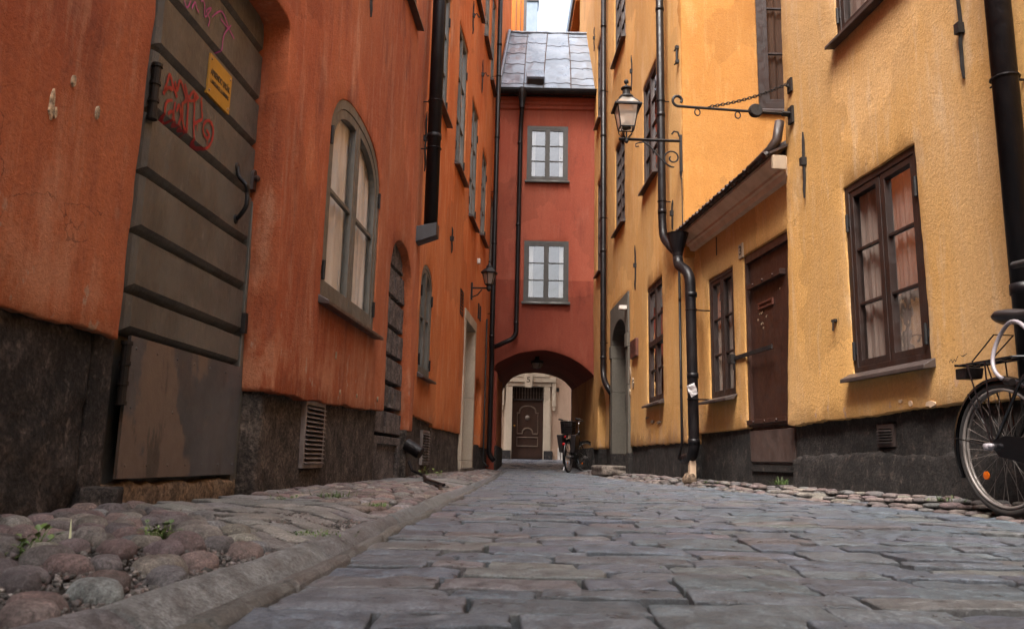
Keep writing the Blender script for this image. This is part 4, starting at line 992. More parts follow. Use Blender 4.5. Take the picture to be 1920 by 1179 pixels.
for v in bm.verts: v.co += (v.co-R1.P(9.38, .075, .2)).normalized()*.02*nz(v.co.x*12, v.co.y*12, v.co.z*12)
part('boulder', bm, M['tanstone'], O, smooth=True)

# ================================================================== FAR RIGHT HOUSE
H = thing('town_house', 'tall ochre house with grey stone portal and small paned windows, next to the archway', 'house', R2.P(4, 0))
v1 = px_rect(R2, ((1213, 540), (1242, 517), (1243, 749), (1214, 757))); v2 = px_rect(R2, ((1206, 160), (1230, 117), (1233, 320), (1206, 358))); v3 = px_rect(R2, ((1154, 270), (1171.6, 250), (1171, 412), (1153, 441)))
v4 = (4.1, 5.3, 8.15, 10.2); v5 = (7.15, 7.8, 7.9, 9.9); v6 = (7.05, 7.75, 4.35, 6.5)
pn = arch(6.5, 7.62, -.25, 1.35, 1.80, 10, 1.55)
out = [(0, .495), (3.80, .52), (3.80, 3.16), (5.70, 3.16), (5.70, .52), (6.5, .52), (6.5, 1.35)] + pn[2:][::-1][1:-1] + [(7.62, 1.35), (7.62, .52), (8.3, .52), (8.3, 14), (0, 14)]
shell(R2, out, [rect(*w) for w in (v1, v2, v3, v4, v5, v6)], 'plastered_wall', M['yel_b'], H, 0, .3, sp=.18, amp=.015, amp2=.005, edge=.07, jit=.006, r=.018, seed=61.)
shell(R2, [(0, -.2), (3.82, -.2), (3.82, .56), (0, .54)], [], 'stone_plinth', M['plinth_r'], H, -.03, .2, sp=.08, amp=.02, amp2=.014, edge=.06, seed=62.)
for a, b in ((5.68, 6.5), (7.62, 8.3)): shell(R2, [(a, -.2), (b, -.2), (b, .56), (a, .56)], [], 'stone_plinth', M['plinth_r'], H, -.03, .2, sp=.1, amp=.01, edge=.08, seed=63.)
shell(R3, [(0, 8.4), (4.8, 8.4), (4.8, 14.6), (0, 14.6)], [], 'upper_wall', M['yel_a'], H, 0, .2, sp=.3, edge=.1, seed=64.)
window(R2, H, v1, M['frame_bd'], off=-.02, fw=.04, cw=.05, rows=4, curtain='cur_dark', far=True)
bm = B(); zm = (v1[2]+v1[3])/2; wbox(bm, R2, v1[0]+.03, v1[1]-.03, zm-.04, zm+.04, -.06, -.012); part('transom_bar', bm, M['frame_bd'], H, bevel=.004)
window(R2, H, v2, M['frame_bd'], off=-.01, fw=.04, cw=.035, rows=4, curtain='cur_white', far=True)
window(R2, H, v3, M['frame_bd'], off=-.02, fw=.035, cw=.03, rows=6, vm=1, curtain='cur_rose', far=True)
for w in (v4, v5, v6): window(R2, H, w, M['frame_bd'], off=-.02, fw=.04, cw=.035, rows=5, vm=1, curtain='cur_white', far=True)
# grey stone portal
bm = B()
for a, b in ((3.80, 4.02), (5.50, 5.71)):
    for z0, z1 in ((-.2, .40), (.405, 1.55), (1.555, 2.20), (2.205, 2.45)): wbox(bm, R2, a, b, z0, z1, -.45, .03 if z0 < 2.2 else .05)
pp = [(3.80, 2.455), (4.02, 2.455)] + [(4.76-.74*math.cos(t), 2.455+.36*math.sin(t)) for t in [math.pi*i/12 for i in range(1, 12)]] + [(5.50, 2.455), (5.71, 2.455), (5.71, 3.17), (3.80, 3.17)]
prism(bm, R2, pp, -.45, .03)
part('portal', bm, M['sandgrey'], H, bevel=.008)
bm = B(); wbox(bm, R2, 3.75, 5.75, -.2, 3.1, -.52, -.45); part('door', bm, M['frame_bd'], H)
for a, b in ((3.79, 4.03), (5.49, 5.72)): bm = B(); wbox(bm, R2, a, b, -.2, .405, -.44, .034); part('portal_base', bm, M['plinth_r'], H, bevel=.006)
bm = B(); u, z = R2.uv(1162, 760, -.1); wbox(bm, R2, 5.40, 5.52, 1.25, 1.5, -.32, -.22); part('intercom', bm, M['black'], H, bevel=.006)
bm = B(); wbox(bm, R2, 3.86, 3.98, 2.86, 2.93, .03, .16); part('door_lamp', bm, M['white'], H, bevel=.008)
bm = B(); wbox(bm, R2, 6.4, 7.75, -.2, 1.9, -.34, -.26)
for a in (6.75, 7.0, 7.25): wbox(bm, R2, a, a+.006, -.1, 1.8, -.262, -.25)
for z in (.5, 1.15): wbox(bm, R2, 6.5, 7.5, z, z+.05, -.262, -.24)
wbox(bm, R2, 6.52, 6.66, .86, 1.0, -.262, -.17); part('cellar_door', bm, M['black'], H)
for p0, p1 in (((1193, 460), (1193, 544)), ((1186, 104), (1186, 171)), ((1263, 375), (1263, 431)), ((1116, 50), (1115, 98))): anchor(R2, H, p0, p1)
bm = B(); u, z = R2.uv(1273, 103); tube(bm, [R2.P(u, z-.13, .03), R2.P(u, z+.13, .03)], .016, 8)
for s in (-.1, .1): wbox(bm, R2, u-.02, u+.02, z+s-.02, z+s+.02, 0, .05); tube(bm, [R2.P(u+.02, z+s, .03), R2.P(u+.09, z+s, .04)], .010, 6)
part('shutter_hinge', bm, M['iron'], H)
pipe(H, [R2.P(.68, 14, .12), R2.P(.68, 3.45, .12), R2.P(.62, 3.22, .12), R2.P(.28, 3.0, .10), R2.P(.22, 2.9, .03), R2.P(.22, 2.8, -.02)], .055, [R2.P(.68, k, .12) for k in (3.6, 5.0, 6.6)], brackets=[R2.P(.68, k, .12) for k in (3.75, 5.2, 6.9)], W=R2)
pipe(H, [R2.P(.20, 2.85, .02), R2.P(.20, .50, .02), R2.P(.22, .30, .06)], .016, [R2.P(.2, k, .02) for k in (2.3, 1.2)])
pipe(H, [R2.P(6.15, 14, .10), R2.P(6.15, 2.05, .10), R2.P(6.05, 1.85, .10), R2.P(5.82, 1.68, .06), R2.P(5.80, 1.55, -.02)], .058, [R2.P(6.15, k, .10) for k in (2.3, 4.5, 7., 9.5)], brackets=[R2.P(6.15, k, .10) for k in (2.6, 5.2, 8.)], W=R2)
cab = B(); tube(cab, [R2.P(5.9, z, .012) for z in (1.7, 1.1, .5)], .008, 5); tube(cab, [R2.P(.02, z, .012) for z in (3.85, 3.6, 3.2, 2.95)], .007, 5); part('cable', cab, M['iron'], H)
bm = B()
random.seed(9)
for x, y, w, h in ((1182, 700, .05, .10), (1187, 718, .05, .08), (1181, 735, .03, .05), (1214, 783, .12, .015), (1224, 790, .10, .022), (1236, 791, .12, .018)):
    u, z = R2.uv(x, y); prism(bm, R2, [(u+w*math.cos(t)*(1+.9*nz(t*2, x)), z+h*math.sin(t)*(1+.9*nz(t*2, y))) for t in [i*math.pi/9 for i in range(18)]], -.01, .011); part('plaster_chip', bm, M['cornice_end'], H); bm = B()
# gable facing the camera
gw = (GB.uv(1422, 100)[0]-.02, GB.uv(1422, 100)[0]+1.15, GB.uv(1440, 206)[1], 7.1)
shell(GB, [(0, 2.8), (6, 2.8), (6, 14), (0, 14)], [rect(*gw)], 'gable_wall', M['yel_c'], H, .03, .28, sp=.2, amp=.012, amp2=.004, edge=.07, jit=.004, r=.02, seed=66.)
window(GB, H, gw, M['frame_b'], off=.0, fw=.10, cw=.05, rows=3, curtain='cur_dark', split=True, panesplit=[gw[2]+.80, gw[2]+1.45])
body(H, R2, .35, 8.3, 14, 6, M['yel_b'])
# plaque
O = thing('wall_plaque', 'small reddish bronze plaque on the ochre wall between grey portal and brown window', 'plaque', R2.P(3.2, 2.1))
q = [R2.uv(x, y) for x, y in ((1186, 640), (1197, 634), (1197, 667), (1186, 673))]
pu0, pu1, pz0, pz1 = (q[1][0]+q[2][0])/2, (q[0][0]+q[3][0])/2, (q[2][1]+q[3][1])/2, (q[0][1]+q[1][1])/2
bm = B(); wbox(bm, R2, pu0, pu1, pz0, pz1, -.01, .045); part('plaque_plate', bm, M['plaque'], O, bevel=.006)
bm = B()
for k in range(4): wbox(bm, R2, pu0+.07, pu1-.07, pz0+.09+k*.06, pz0+.10+k*.06, .045, .049)
part('raised_lines', bm, M['doorlow'], O)
def slab(name, label, c, sx, sy, sz, rot, m, seed):
    bm = B(); bmesh.ops.create_cube(bm, size=1); bmesh.ops.subdivide_edges(bm, edges=bm.edges, cuts=7, use_grid_fill=True)
    for v in bm.verts:
        p = v.co*2; e = .82; d = Vector((math.copysign(max(0, abs(p.x)-e), p.x), math.copysign(max(0, abs(p.y)-e), p.y), math.copysign(max(0, abs(p.z)-e), p.z)))
        core = p-d; p = core+(d.normalized()*min(d.length, 1-e) if d.length > 0 else d)
        v.co = Vector((p.x*sx/2, p.y*sy/2, p.z*sz/2))*(1+.06*nz(p.x*1.5+seed, p.y*1.5, p.z*2))
    bm.transform(Matrix.Translation(c)@Matrix.Rotation(rot, 4, 'Z')); o = part(name, bm, m, None, smooth=True, loc=c); tag(o, label, 'doorstep'); return o
p = R2.P(4.75, .10, .22); slab('doorstep', 'low rounded stone doorstep in front of the grey stone portal', p, 1.55, .42, .19, math.atan2(R2.d.y, R2.d.x), M['step'], 2)

# ================================================================== HOUSES BEYOND
H = thing('town_house', 'beige house closing the view through the archway, with brown carved door', 'house', FH.P(8, .2))
def fu(x): return FH.uv(x, 780)[0]
def fz(y): return FH.uv(990, y)[1]
d0, d1, dz0, dz1, tz = fu(960), fu(1019), fz(858), fz(724.5), fz(750)
shell(FH, [(0, -.3), (d0-.28, -.3), (d0-.28, fz(712)), (d1+.28, fz(712)), (d1+.28, -.3), (16, -.3), (16, 11.5), (0, 11.5)], [], 'plastered_wall', M['beige'], H, 0, .3, sp=.4, amp=.02, amp2=.006, edge=.12, seed=71.)
bm = B(); wbox(bm, FH, d1+.28, d1+1.4, -.2, .72, -.02, .05); part('plinth', bm, M['beige'], H)
bm = B()
for a, b in ((d0-.30, d0), (d1, d1+.30)):
    wbox(bm, FH, a, b, .25, tz+.0, -.3, .05); wbox(bm, FH, a-.0+(.05 if a < d0 else 0), b-(.0 if a < d0 else .05), .25, dz1+.02, .05, .09); wbox(bm, FH, a-.05, b+.05, -.2, .55, -.3, .12) if False else None
wbox(bm, FH, d0-.30, d1+.30, dz1, dz1+.16, -.3, .10); wbox(bm, FH, d0-.46, d1+.46, dz1+.16, dz1+.36, -.2, .16); wbox(bm, FH, d0-.2, d1+.2, dz1+.36, dz1+.5, -.2, .18)
for a, b in ((d0-.46, d0-.32), (d1+.32, d1+.46)): wbox(bm, FH, a, b, dz1-.75, dz1+.16, -.2, .12); wbox(bm, FH, a+.02, b-.02, dz1-.92, dz1-.75, -.2, .09)
part('door_surround', bm, M['lime'], H, bevel=.012)
bm = B(); prism(bm, FH, [((d0+d1)/2-.13, dz1-.05), ((d0+d1)/2+.13, dz1-.05), ((d0+d1)/2+.17, dz1+.52), ((d0+d1)/2-.17, dz1+.52)], .05, .24); part('keystone', bm, M['lime'], H, bevel=.012)
textmesh('5', .30, wmat(FH, (d0+d1)/2, dz1+.24, .242), 'numeral', M['ink'], H, .004)
for a, b in ((d0-.34, d0-.02), (d1+.02, d1+.36)): bm = B(); wbox(bm, FH, a, b, -.1, .62, -.25, .12); part('surround_base', bm, M['plinth_r'], H, bevel=.01)
bm = B(); wbox(bm, FH, d0-.02, d1+.02, .2, tz, -.30, -.22); dd = part('door', bm, M['fardoor'], H)
dc = (d0+d1)/2; hw = (d1-d0)/2
bm = B()
def ftube(pts, r): tube(bm, [FH.P(dc+u*hw, z, -.21) for u, z in pts], r, 6)
zz = lambda y: fz(690+y/5.614)
ftube([(-.70, zz(470)), (-.52, zz(470)), (-.50, zz(445))]+[(-.50*math.cos(t), zz(445)+(zz(395)-zz(445))*math.sin(t)) for t in [math.pi*i/12 for i in range(1, 12)]]+[(.50, zz(445)), (.52, zz(470)), (.70, zz(470))], .028)
ftube([(-.66, zz(690)), (-.34, zz(690)), (-.32, zz(672))]+[(-.32*math.cos(t), zz(672)+(zz(630)-zz(672))*math.sin(t)) for t in [math.pi*i/10 for i in range(1, 10)]]+[(.32, zz(672)), (.34, zz(690)), (.66, zz(690))], .028)
for y in (728, 820): ftube([(-.68, zz(y)), (.68, zz(y))], .022)
for s in (-.66, .66): ftube([(s, zz(480)), (s, zz(680))], .014); ftube([(s, zz(735)), (s, zz(812))], .014)
part('door_mouldings', bm, M['fardoor2'], dd)
bm = B(); lathe(bm, FH.P(dc, zz(520), -.22), [(.10, 0), (.10, .03), (.05, .06), (.055, .10), (.02, .12)], 16, FH.n); part('door_knocker', bm, M['fardoor2'], dd)
bm = B(); lathe(bm, FH.P(d0+.10, zz(606), -.22), [(.04, 0), (.04, .02), (.02, .05)], 12, FH.n); part('handle', bm, M['brass'], dd)
bm = B(); wbox(bm, FH, d0-.02, d1+.02, zz(945), zz(862), -.22, -.18); part('kick_board', bm, M['fardoor'], dd)
bm = B(); wbox(bm, FH, d0-.02, d1+.02, tz+.002, tz+.06, -.3, -.15); wbox(bm, FH, d0, d1, tz+.06, dz1, -.3, -.27)
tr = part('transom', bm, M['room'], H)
bm = B()
for k in range(11):
    u = d0+.05+(d1-d0-.1)*k/10; tube(bm, [FH.P(u, tz+.06+(dz1-tz-.06)*j/6, -.2) for j in range(7)], [.012, .02, .013, .024, .013, .02, .012], 6)
part('baluster_grille', bm, M['fardoor2'], tr)
bm = B(); wbox(bm, FH, fu(930+632/5.614), fu(930+662/5.614), zz(238), zz(202), 0, .03); part('meter_plate', bm, M['iron'], H)
bm = B(); wbox(bm, FH, d0-.7, d1+.6, -.3, .20, 0, .45); part('doorstep', bm, M['step'], H, bevel=.03)
body(H, FH, 0, 16, 11.5, 8, M['beige'], o0=-.6)
O = thing('utility_box', 'white framed utility cabinet at the foot of the beige house', 'cabinet', FH.P(fu(1053), .2, .2))
a, b = fu(930+652/5.614), fu(930+705/5.614); bm = B(); ring(bm, FH, arch(a, b, .25, zz(850), zz(822), 8, 3), arch(a+.08, b-.08, .3, zz(860), zz(838), 8, 3), 0, .3); part('cabinet_frame', bm, M['white'], O, bevel=.01)
bm = B(); wbox(bm, FH, a+.06, b-.06, .28, zz(845), .1, .27); part('cabinet_door', bm, M['plinth_l2'], O)
# right hand house beyond the bridge
RX = Wall((2.15, 22.65), (2.10, 27.2))
H = thing('town_house', 'pale ochre house just behind the bridge house, its deep orange eaves above the roof', 'house', RX.P(4, 0))
shell(RX, [(0, -.2), (4.5, -.2), (4.5, 14.5), (0, 14.5)], [rect(2.9, 4.1, 1.0, 4.2)], 'plastered_wall', M['yel_a'], H, 0, .25, sp=.4, edge=.12, seed=75.)
window(RX, H, (2.9, 4.1, 1.0, 4.2), M['white'], off=-.03, rows=7, vm=1, curtain='cur_white', far=True)
pipe(H, [RX.P(2.4, 14, .15), RX.P(2.4, .2, .15)], .07)
bm = B(); prism(bm, RX, [(0, 14.1), (4.5, 14.1), (4.5, 14.8), (0, 14.8)], 0, .12); prism(bm, RX, [(0, 14.3), (4.5, 14.3), (4.5, 14.8), (0, 14.8)], .12, .38); part('eaves', bm, M['orange'], H)
bm = B(); prism(bm, RX, [(0, 14.5), (4.5, 14.5), (4.5, 14.92), (0, 14.92)], .38, .45); part('roof_edge', bm, M['chimney'], H)
bm = B(); wbox(bm, RX, 0, 4.5, 0, 14.6, -5, -.9); part('rear_walls', bm, M['yel_a'], H)
# left hand house beyond
H = thing('town_house', 'bright orange house rising behind the left end of the metal roof', 'house', (-1, 24, 0))
bm = B(); abox(bm, -5, .20, 22.85, 25.2, 9, 19); abox(bm, -5, -.45, 22.85, 25.2, -.2, 9); hs = part('walls', bm, M['orange'], H)
bm = B()
for x in (-.30, -.08, .06): abox(bm, x, x+.012, 22.82, 22.86, 9, 19)
abox(bm, .16, .25, 22.80, 22.95, 9, 19); part('corner_trim', bm, M['frame_b'], H)
cw_ = Wall((-4, 34.5), (4, 34.5)); c0 = cw_.uv(985, 30)[0]-4; c1 = cw_.uv(1008, 30)[0]-4; ct = cw_.uv(997, 3)[1]
O = thing('chimney_stack', 'blue grey sheet clad chimney stack standing against the white sky', 'chimney', ((c0+c1)/2, 34.9, 12))
bm = B(); abox(bm, c0, c1, 34.5, 35.3, 11, ct); part('sheet_cladding', bm, M['chimney'], O)
bm = B(); abox(bm, c0-.05, c1+.05, 34.44, 35.36, ct, ct+.10)
for z in (16.5, 18.2, 19.8): abox(bm, c0-.01, c1+.01, 34.49, 35.31, z, z+.03)
part('chimney_cap', bm, M['sill'], O)

# ================================================================== GROUND
class Soup:
    def __init__(s): s.v = []; s.f = []; s.c = []
    def add(s, vs, fs, col):
        o = len(s.v); s.v += vs; s.f += [tuple(i+o for i in f) for f in fs]; s.c += col if isinstance(col, list) else [col]*len(vs)
    def make(s, name, m, kind='structure', crisp=False):
        me = bpy.data.meshes.new(name); me.from_pydata(s.v, [], s.f); me.update()
        at = me.color_attributes.new('tint', 'FLOAT_COLOR', 'POINT')
        at.data.foreach_set('color', [x for c in s.c for x in (c[0], c[1], c[2], 1.)])
        me.polygons.foreach_set('use_smooth', [p.normal.z > .55 or not crisp for p in me.polygons]); me.materials.append(m)
        o = bpy.data.objects.new(name, me); COL.objects.link(o); o['kind'] = kind; return o
random.seed(21)
def jcol(c, j=.15):
    k = 1+random.uniform(-j, j); return tuple(max(.01, x*k*(1+random.uniform(-.04, .04))) for x in c)
TK = {0: [-1.001, -1, -.975, -.9, -.65, -.35, 0, .35, .65, .9, .975, 1, 1.001], 1: [-1.001, -1, -.95, -.5, 0, .5, .95, 1, 1.001], 2: [-1.001, -1, -.92, 0, .92, 1, 1.001]}
def sett(S, cx, cy, w, l, rot, h, col, lod, round_=.06, dome=.004):
    t = TK[lod]; n = len(t); ca, sa = math.cos(rot), math.sin(rot); vs = []; sd = random.random()*99
    tx, ty = random.uniform(-.016, .016), random.uniform(-.055, .055)
    for b in t:
        for a in t:
            m = max(abs(a), abs(b)); q = (abs(a)**6+abs(b)**6)**(1/6.); k = 1-round_*(q/m-1 if m > 0 else 0)
            x = a*w/2*k; y = b*l/2*k
            x += .006*nz(a*1.4+sd, b*1.4, 1)+.005*nz(b*5+sd, a*2, 4); y += .006*nz(a*2.4, b*1.2+sd, 2)+.004*nz(a*9, b*2+sd, 6)
            z = h+dome*(1-m**4)+(-.055 if m > 1.0005 else (-.0025 if m > .99 else (-.0006 if m > .96 else 0)))
            z += .004*nz(a*2.2+sd, b*1.6, 5)+.002*nz(a*6+sd, b*4, 8)+tx*a*w*.5+ty*b*l*.4
            X = cx+x*ca-y*sa; Y = cy+x*sa+y*ca; vs.append((X, Y, gz(X, Y)+z))
    cl = []
    for b in t:
        for a in t:
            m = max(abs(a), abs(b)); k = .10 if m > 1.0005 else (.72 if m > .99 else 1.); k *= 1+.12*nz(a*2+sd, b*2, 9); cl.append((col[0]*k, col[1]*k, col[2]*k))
    S.add(vs, [(j*n+i, j*n+i+1, (j+1)*n+i+1, (j+1)*n+i) for j in range(n-1) for i in range(n-1)], cl)
GREYS = [(.145, .182, .232), (.165, .200, .248), (.132, .166, .214), (.180, .210, .245), (.150, .185, .228), (.158, .188, .225), (.145, .180, .226), (.150, .184, .230), (.172, .200, .236), (.180, .172, .190), (.185, .196, .208)]
S = Soup(); y = .30
while y < 31:
    far = y > 18
    d = random.uniform(.105, .165) if y < 12 else random.uniform(.15, .20)
    if far: d = .19
    x0 = lerp_tab(GR, y)+.01 if y < 18.2 else -.9; x1 = strip_x(y) if y < 17.6 else (1.95 if y < 24 else 2.2)
    if y < 18.2: x1 = min(x1, y*.86+.9)
    x = x0-random.uniform(0, .05 if not far else .3); lod = 0 if y < 3.5 else (1 if y < 9 else 2); sk = random.uniform(-.03, .03)
    while x < x1:
        w = random.uniform(.17, .37) if random.random() > .15 else random.uniform(.11, .17)
        if x+w > x1-.06: w = max(.12, x1-x+random.uniform(-.02, .03))
        yy = y+d/2+.035*nz((x+w/2)*.9, y*.4, 6)+sk*(x-x0)*.5-.02*(x-x0)
        gp = random.uniform(.006, .018); gq = random.choice((random.uniform(.003, .009), random.uniform(.005, .012), random.uniform(.012, .028)))
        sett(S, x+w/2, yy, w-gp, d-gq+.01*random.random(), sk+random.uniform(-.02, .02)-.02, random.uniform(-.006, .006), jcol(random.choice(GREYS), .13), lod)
        x += w
    y += d
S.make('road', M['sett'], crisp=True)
# far street surface, brighter granite
# gutter
S = Soup(); prof = [(0, -.045), (.02, .006), (.07, .014), (.20, .013), (.32, .000), (.44, -.022), (.56, -.036), (.68, -.036), (.745, -.016), (.80, .010), (.93, .013), (.985, .002), (1, -.045)]
def gutter(i0, i1, seglen, colr, seed):
    y = -.5
    while y < 18:
        L = seglen*random.uniform(.75, 1.3); n = max(3, int(L/.05)) if y < 6 else 4; vs = []; m = i1-i0+1; tilt = random.uniform(-.004, .004); dx = random.uniform(-.002, .002)
        tl_ = [0, .008/L]+[k/n for k in range(1, n)]+[1-.008/L, 1]; n = len(tl_)-1
        for k in range(n+1):
            t = tl_[k]; Y = y+.0025+(L-.005)*t; a, b = lerp_tab(GL, Y)+.02, lerp_tab(GR, Y)-.005; end = min(t, 1-t)*L
            for s, z in prof[i0:i1+1]:
                xx = a+(b-a)*s+dx+.008*nz(Y*1.3, s*2, seed)+.003*nz(Y*6, s*4, seed); zz = z+tilt*(t-.5)+.005*nz(Y*2.3, s*3, seed+2)+.003*nz(Y*9, s*9, seed) - (.03*max(0, 1-end/.007))
                vs.append((xx, Y+.02*nz(s*2.5, y, 4), gz(xx, Y)*.5+zz))
        S.add(vs, [(j*m+i, j*m+i+1, (j+1)*m+i+1, (j+1)*m+i) for j in range(n) for i in range(m-1)], jcol(colr, .16)); y += L
gutter(0, 6, .95, (.19, .198, .205), 1.); gutter(6, 12, .42, (.165, .160, .152), 7.)
S.make('gutter', M['gutterstone'])
# pavement of cobbles and slabs
ico = {}
for sd in (1, 2, 3):
    b = B(); bmesh.ops.create_icosphere(b, subdivisions=sd, radius=1); ico[sd] = ([tuple(v.co) for v in b.verts], [tuple(v.index for v in f.verts) for f in b.faces]); b.free()
PINK = [(.235, .165, .155), (.20, .150, .145), (.27, .21, .19), (.21, .19, .185), (.29, .25, .215), (.18, .145, .14), (.25, .24, .235)]
BROWN = [(.20, .140, .138), (.23, .165, .155), (.165, .130, .135), (.135, .122, .130), (.21, .19, .175), (.12, .105, .110), (.25, .235, .21), (.185, .140, .140), (.19, .20, .21)]
def cobble(S, cx, cy, rx, ry, rz, rot, sink, col, sd):
    vs0, fs = ico[sd]; k = random.random()*50; ca, sa = math.cos(rot), math.sin(rot); g = gz(cx, cy); vs = []
    for x, y, z in vs0:
        q = 1+.16*nz(x*1.1+k, y*1.1, z*1.1)+.05*nz(x*3+k, y*3, z*3); X, Y, Z = x*rx*q, y*ry*q, z*rz*q
        if Z > rz*.72: Z = rz*.72+(Z-rz*.72)*.45
        vs.append((cx+X*ca-Y*sa, cy+X*sa+Y*ca, g+Z-sink))
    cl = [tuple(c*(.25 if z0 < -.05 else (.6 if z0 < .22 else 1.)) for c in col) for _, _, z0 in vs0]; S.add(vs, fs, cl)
S = Soup(); pts = []
def slab_a(x, y, e=0.): return 2.10+1.25*(-.55-x)-e < y < 3.45+1.3*(-.5-x)+e and y < 4.9
def slab_b(x, y, e=0.): return 7.4-e < y < 9.0+e
def slabzone(x, y): return slab_a(x, y) or slab_b(x, y)
random.seed(5)
for _ in range(42000):
    y = random.uniform(.6, 17.8) if _ % 3 else random.uniform(.8, 3.6); a, b = xl(y)+.02, lerp_tab(GL, y)-.01
    x = random.uniform(a-.02, b)
    if slabzone(x, y): continue
    near = y < 3.15
    r = random.uniform(.034, .056) if near else random.uniform(.038, .06)
    if near and x > b-.17 and y < 2.3 and random.random() < .95: continue
    if y > 10: r = random.uniform(.05, .08)
    kk = 1.0 if near else .94; ok = all((x-p[0])**2+(y-p[1])**2 > ((r+p[2])*kk)**2 for p in pts[-4000:])
    if ok: pts.append((x, y, r))
for x, y, r in pts:
    near = y < 3.3; e = random.uniform(.95, 1.35)
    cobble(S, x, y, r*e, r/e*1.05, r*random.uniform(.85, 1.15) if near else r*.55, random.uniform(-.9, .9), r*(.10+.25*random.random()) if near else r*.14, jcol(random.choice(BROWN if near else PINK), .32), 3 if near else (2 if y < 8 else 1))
for inz, an, c0, ds, ws in ((slab_a, -.80, (-1.0, 3.3), (.085, .15), (.20, .40)), (slab_b, -.25, (-.8, 8.2), (.2, .28), (.35, .55))):
    v = -2.2; ca, sa = math.cos(an), math.sin(an)
    while v < 2.2:
        d = random.uniform(*ds); u = -2.2-random.random()*.3
        while u < 2.2:
            w = random.uniform(*ws); cu, cv = u+w/2, v+d/2; X = c0[0]+cu*ca-cv*sa; Y = c0[1]+cu*sa+cv*ca
            if xl(Y)+.03 < X < lerp_tab(GL, Y)-.03 and inz(X, Y, -.02):
                sett(S, X, Y, w-.014, d-.012, an+random.uniform(-.05, .05), random.uniform(-.002, .010), jcol(random.choice([(.25, .245, .235), (.29, .28, .26), (.22, .22, .22)]), .16), 0 if Y < 5 else 1, .10)
            u += w
        v += d
S.make('left_pavement', M['cobble'], crisp=False)
S = Soup(); pts = []
for _ in range(14000):
    y = random.uniform(1.5, 17.6); a, b = strip_x(y)+.02, xr(y)-.01; x = random.uniform(a, b); r = random.uniform(.042, .062) if y < 10 else random.uniform(.05, .08)
    if 4.0 < y < 4.5 and False: continue
    if all((x-p[0])**2+(y-p[1])**2 > (r*.9+p[2]*.9)**2 for p in pts): pts.append((x, y, r))
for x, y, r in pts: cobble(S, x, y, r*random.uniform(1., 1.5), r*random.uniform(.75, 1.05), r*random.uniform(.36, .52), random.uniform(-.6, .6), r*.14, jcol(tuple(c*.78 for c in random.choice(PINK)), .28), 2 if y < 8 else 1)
S.make('right_pavement', M['cobble'])
# loose gravel
S = Soup(); random.seed(8)
octv = [(1, 0, 0), (-1, 0, 0), (0, 1, 0), (0, -1, 0), (0, 0, 1), (0, 0, -1)]; octf = [(0, 2, 4), (2, 1, 4), (1, 3, 4), (3, 0, 4), (2, 0, 5), (1, 2, 5), (3, 1, 5), (0, 3, 5)]
def chip(x, y, z, r):
    k = random.random()*6; ca, sa = math.cos(k), math.sin(k); e = [random.uniform(.5, 1.3) for _ in range(6)]
    vs = []
    for (a, b, c), q in zip(octv, e):
        a, b, c = a*q*r, b*q*r, c*q*r*.8; b, c = b*.8-c*.6, b*.6+c*.8; vs.append((x+a*ca-b*sa, y+a*sa+b*ca, z+c))
    S.add(vs, octf, jcol(random.choice([(.12, .11, .105), (.06, .055, .052), (.22, .20, .19), (.16, .11, .10), (.035, .032, .03)]), .3))
for _ in range(15000):
    y = .7+2.7*random.random()**1.4; a, b = xl(y), lerp_tab(GL, y); x = b-(b-a)*random.random()**1.8*.95; chip(x, y, gz(x, y)-.006+random.uniform(-.006, .006), random.uniform(.004, .011))
for _ in range(2600):
    y = random.uniform(.8, 7); a, b = lerp_tab(GL, y), lerp_tab(GR, y); x = a+(b-a)*random.gauss(.60, .06); chip(x, y, gz(x, y)*.5-.033, random.uniform(.003, .009))
for _ in range(2200):
    y = random.uniform(.8, 6.5); x = lerp_tab(GR, y)+random.gauss(.0, .02); chip(x, y, gz(x, y)-.012, random.uniform(.003, .008))
S.make('gravel', M['gravel'], 'stuff')
# soil sheet under everything
xs = sorted(set([-90, -50, -25, -12, -7, -4]+[i*.12-3 for i in range(56)]+[5, 7, 12, 25, 50, 90])); ys = sorted(set([-90, -50, -25, -12, -5, -2]+[i*.15-.6 for i in range(210)]+[33, 36, 45, 60, 90]))
me = bpy.data.meshes.new('ground'); n = len(xs)
me.from_pydata([(x, y, (gz(x, y)-.025+.006*nz(x*8, y*8)) if abs(x) < 6 and -2 < y < 32 else (.022*max(0, min(y, 31)-18)-.03)) for y in ys for x in xs], [], [(j*n+i, j*n+i+1, (j+1)*n+i+1, (j+1)*n+i) for j in range(len(ys)-1) for i in range(n-1)])
me.polygons.foreach_set('use_smooth', [True]*len(me.polygons)); me.materials.append(M['soil']); o = bpy.data.objects.new('ground', me); COL.objects.link(o); o['kind'] = 'structure'

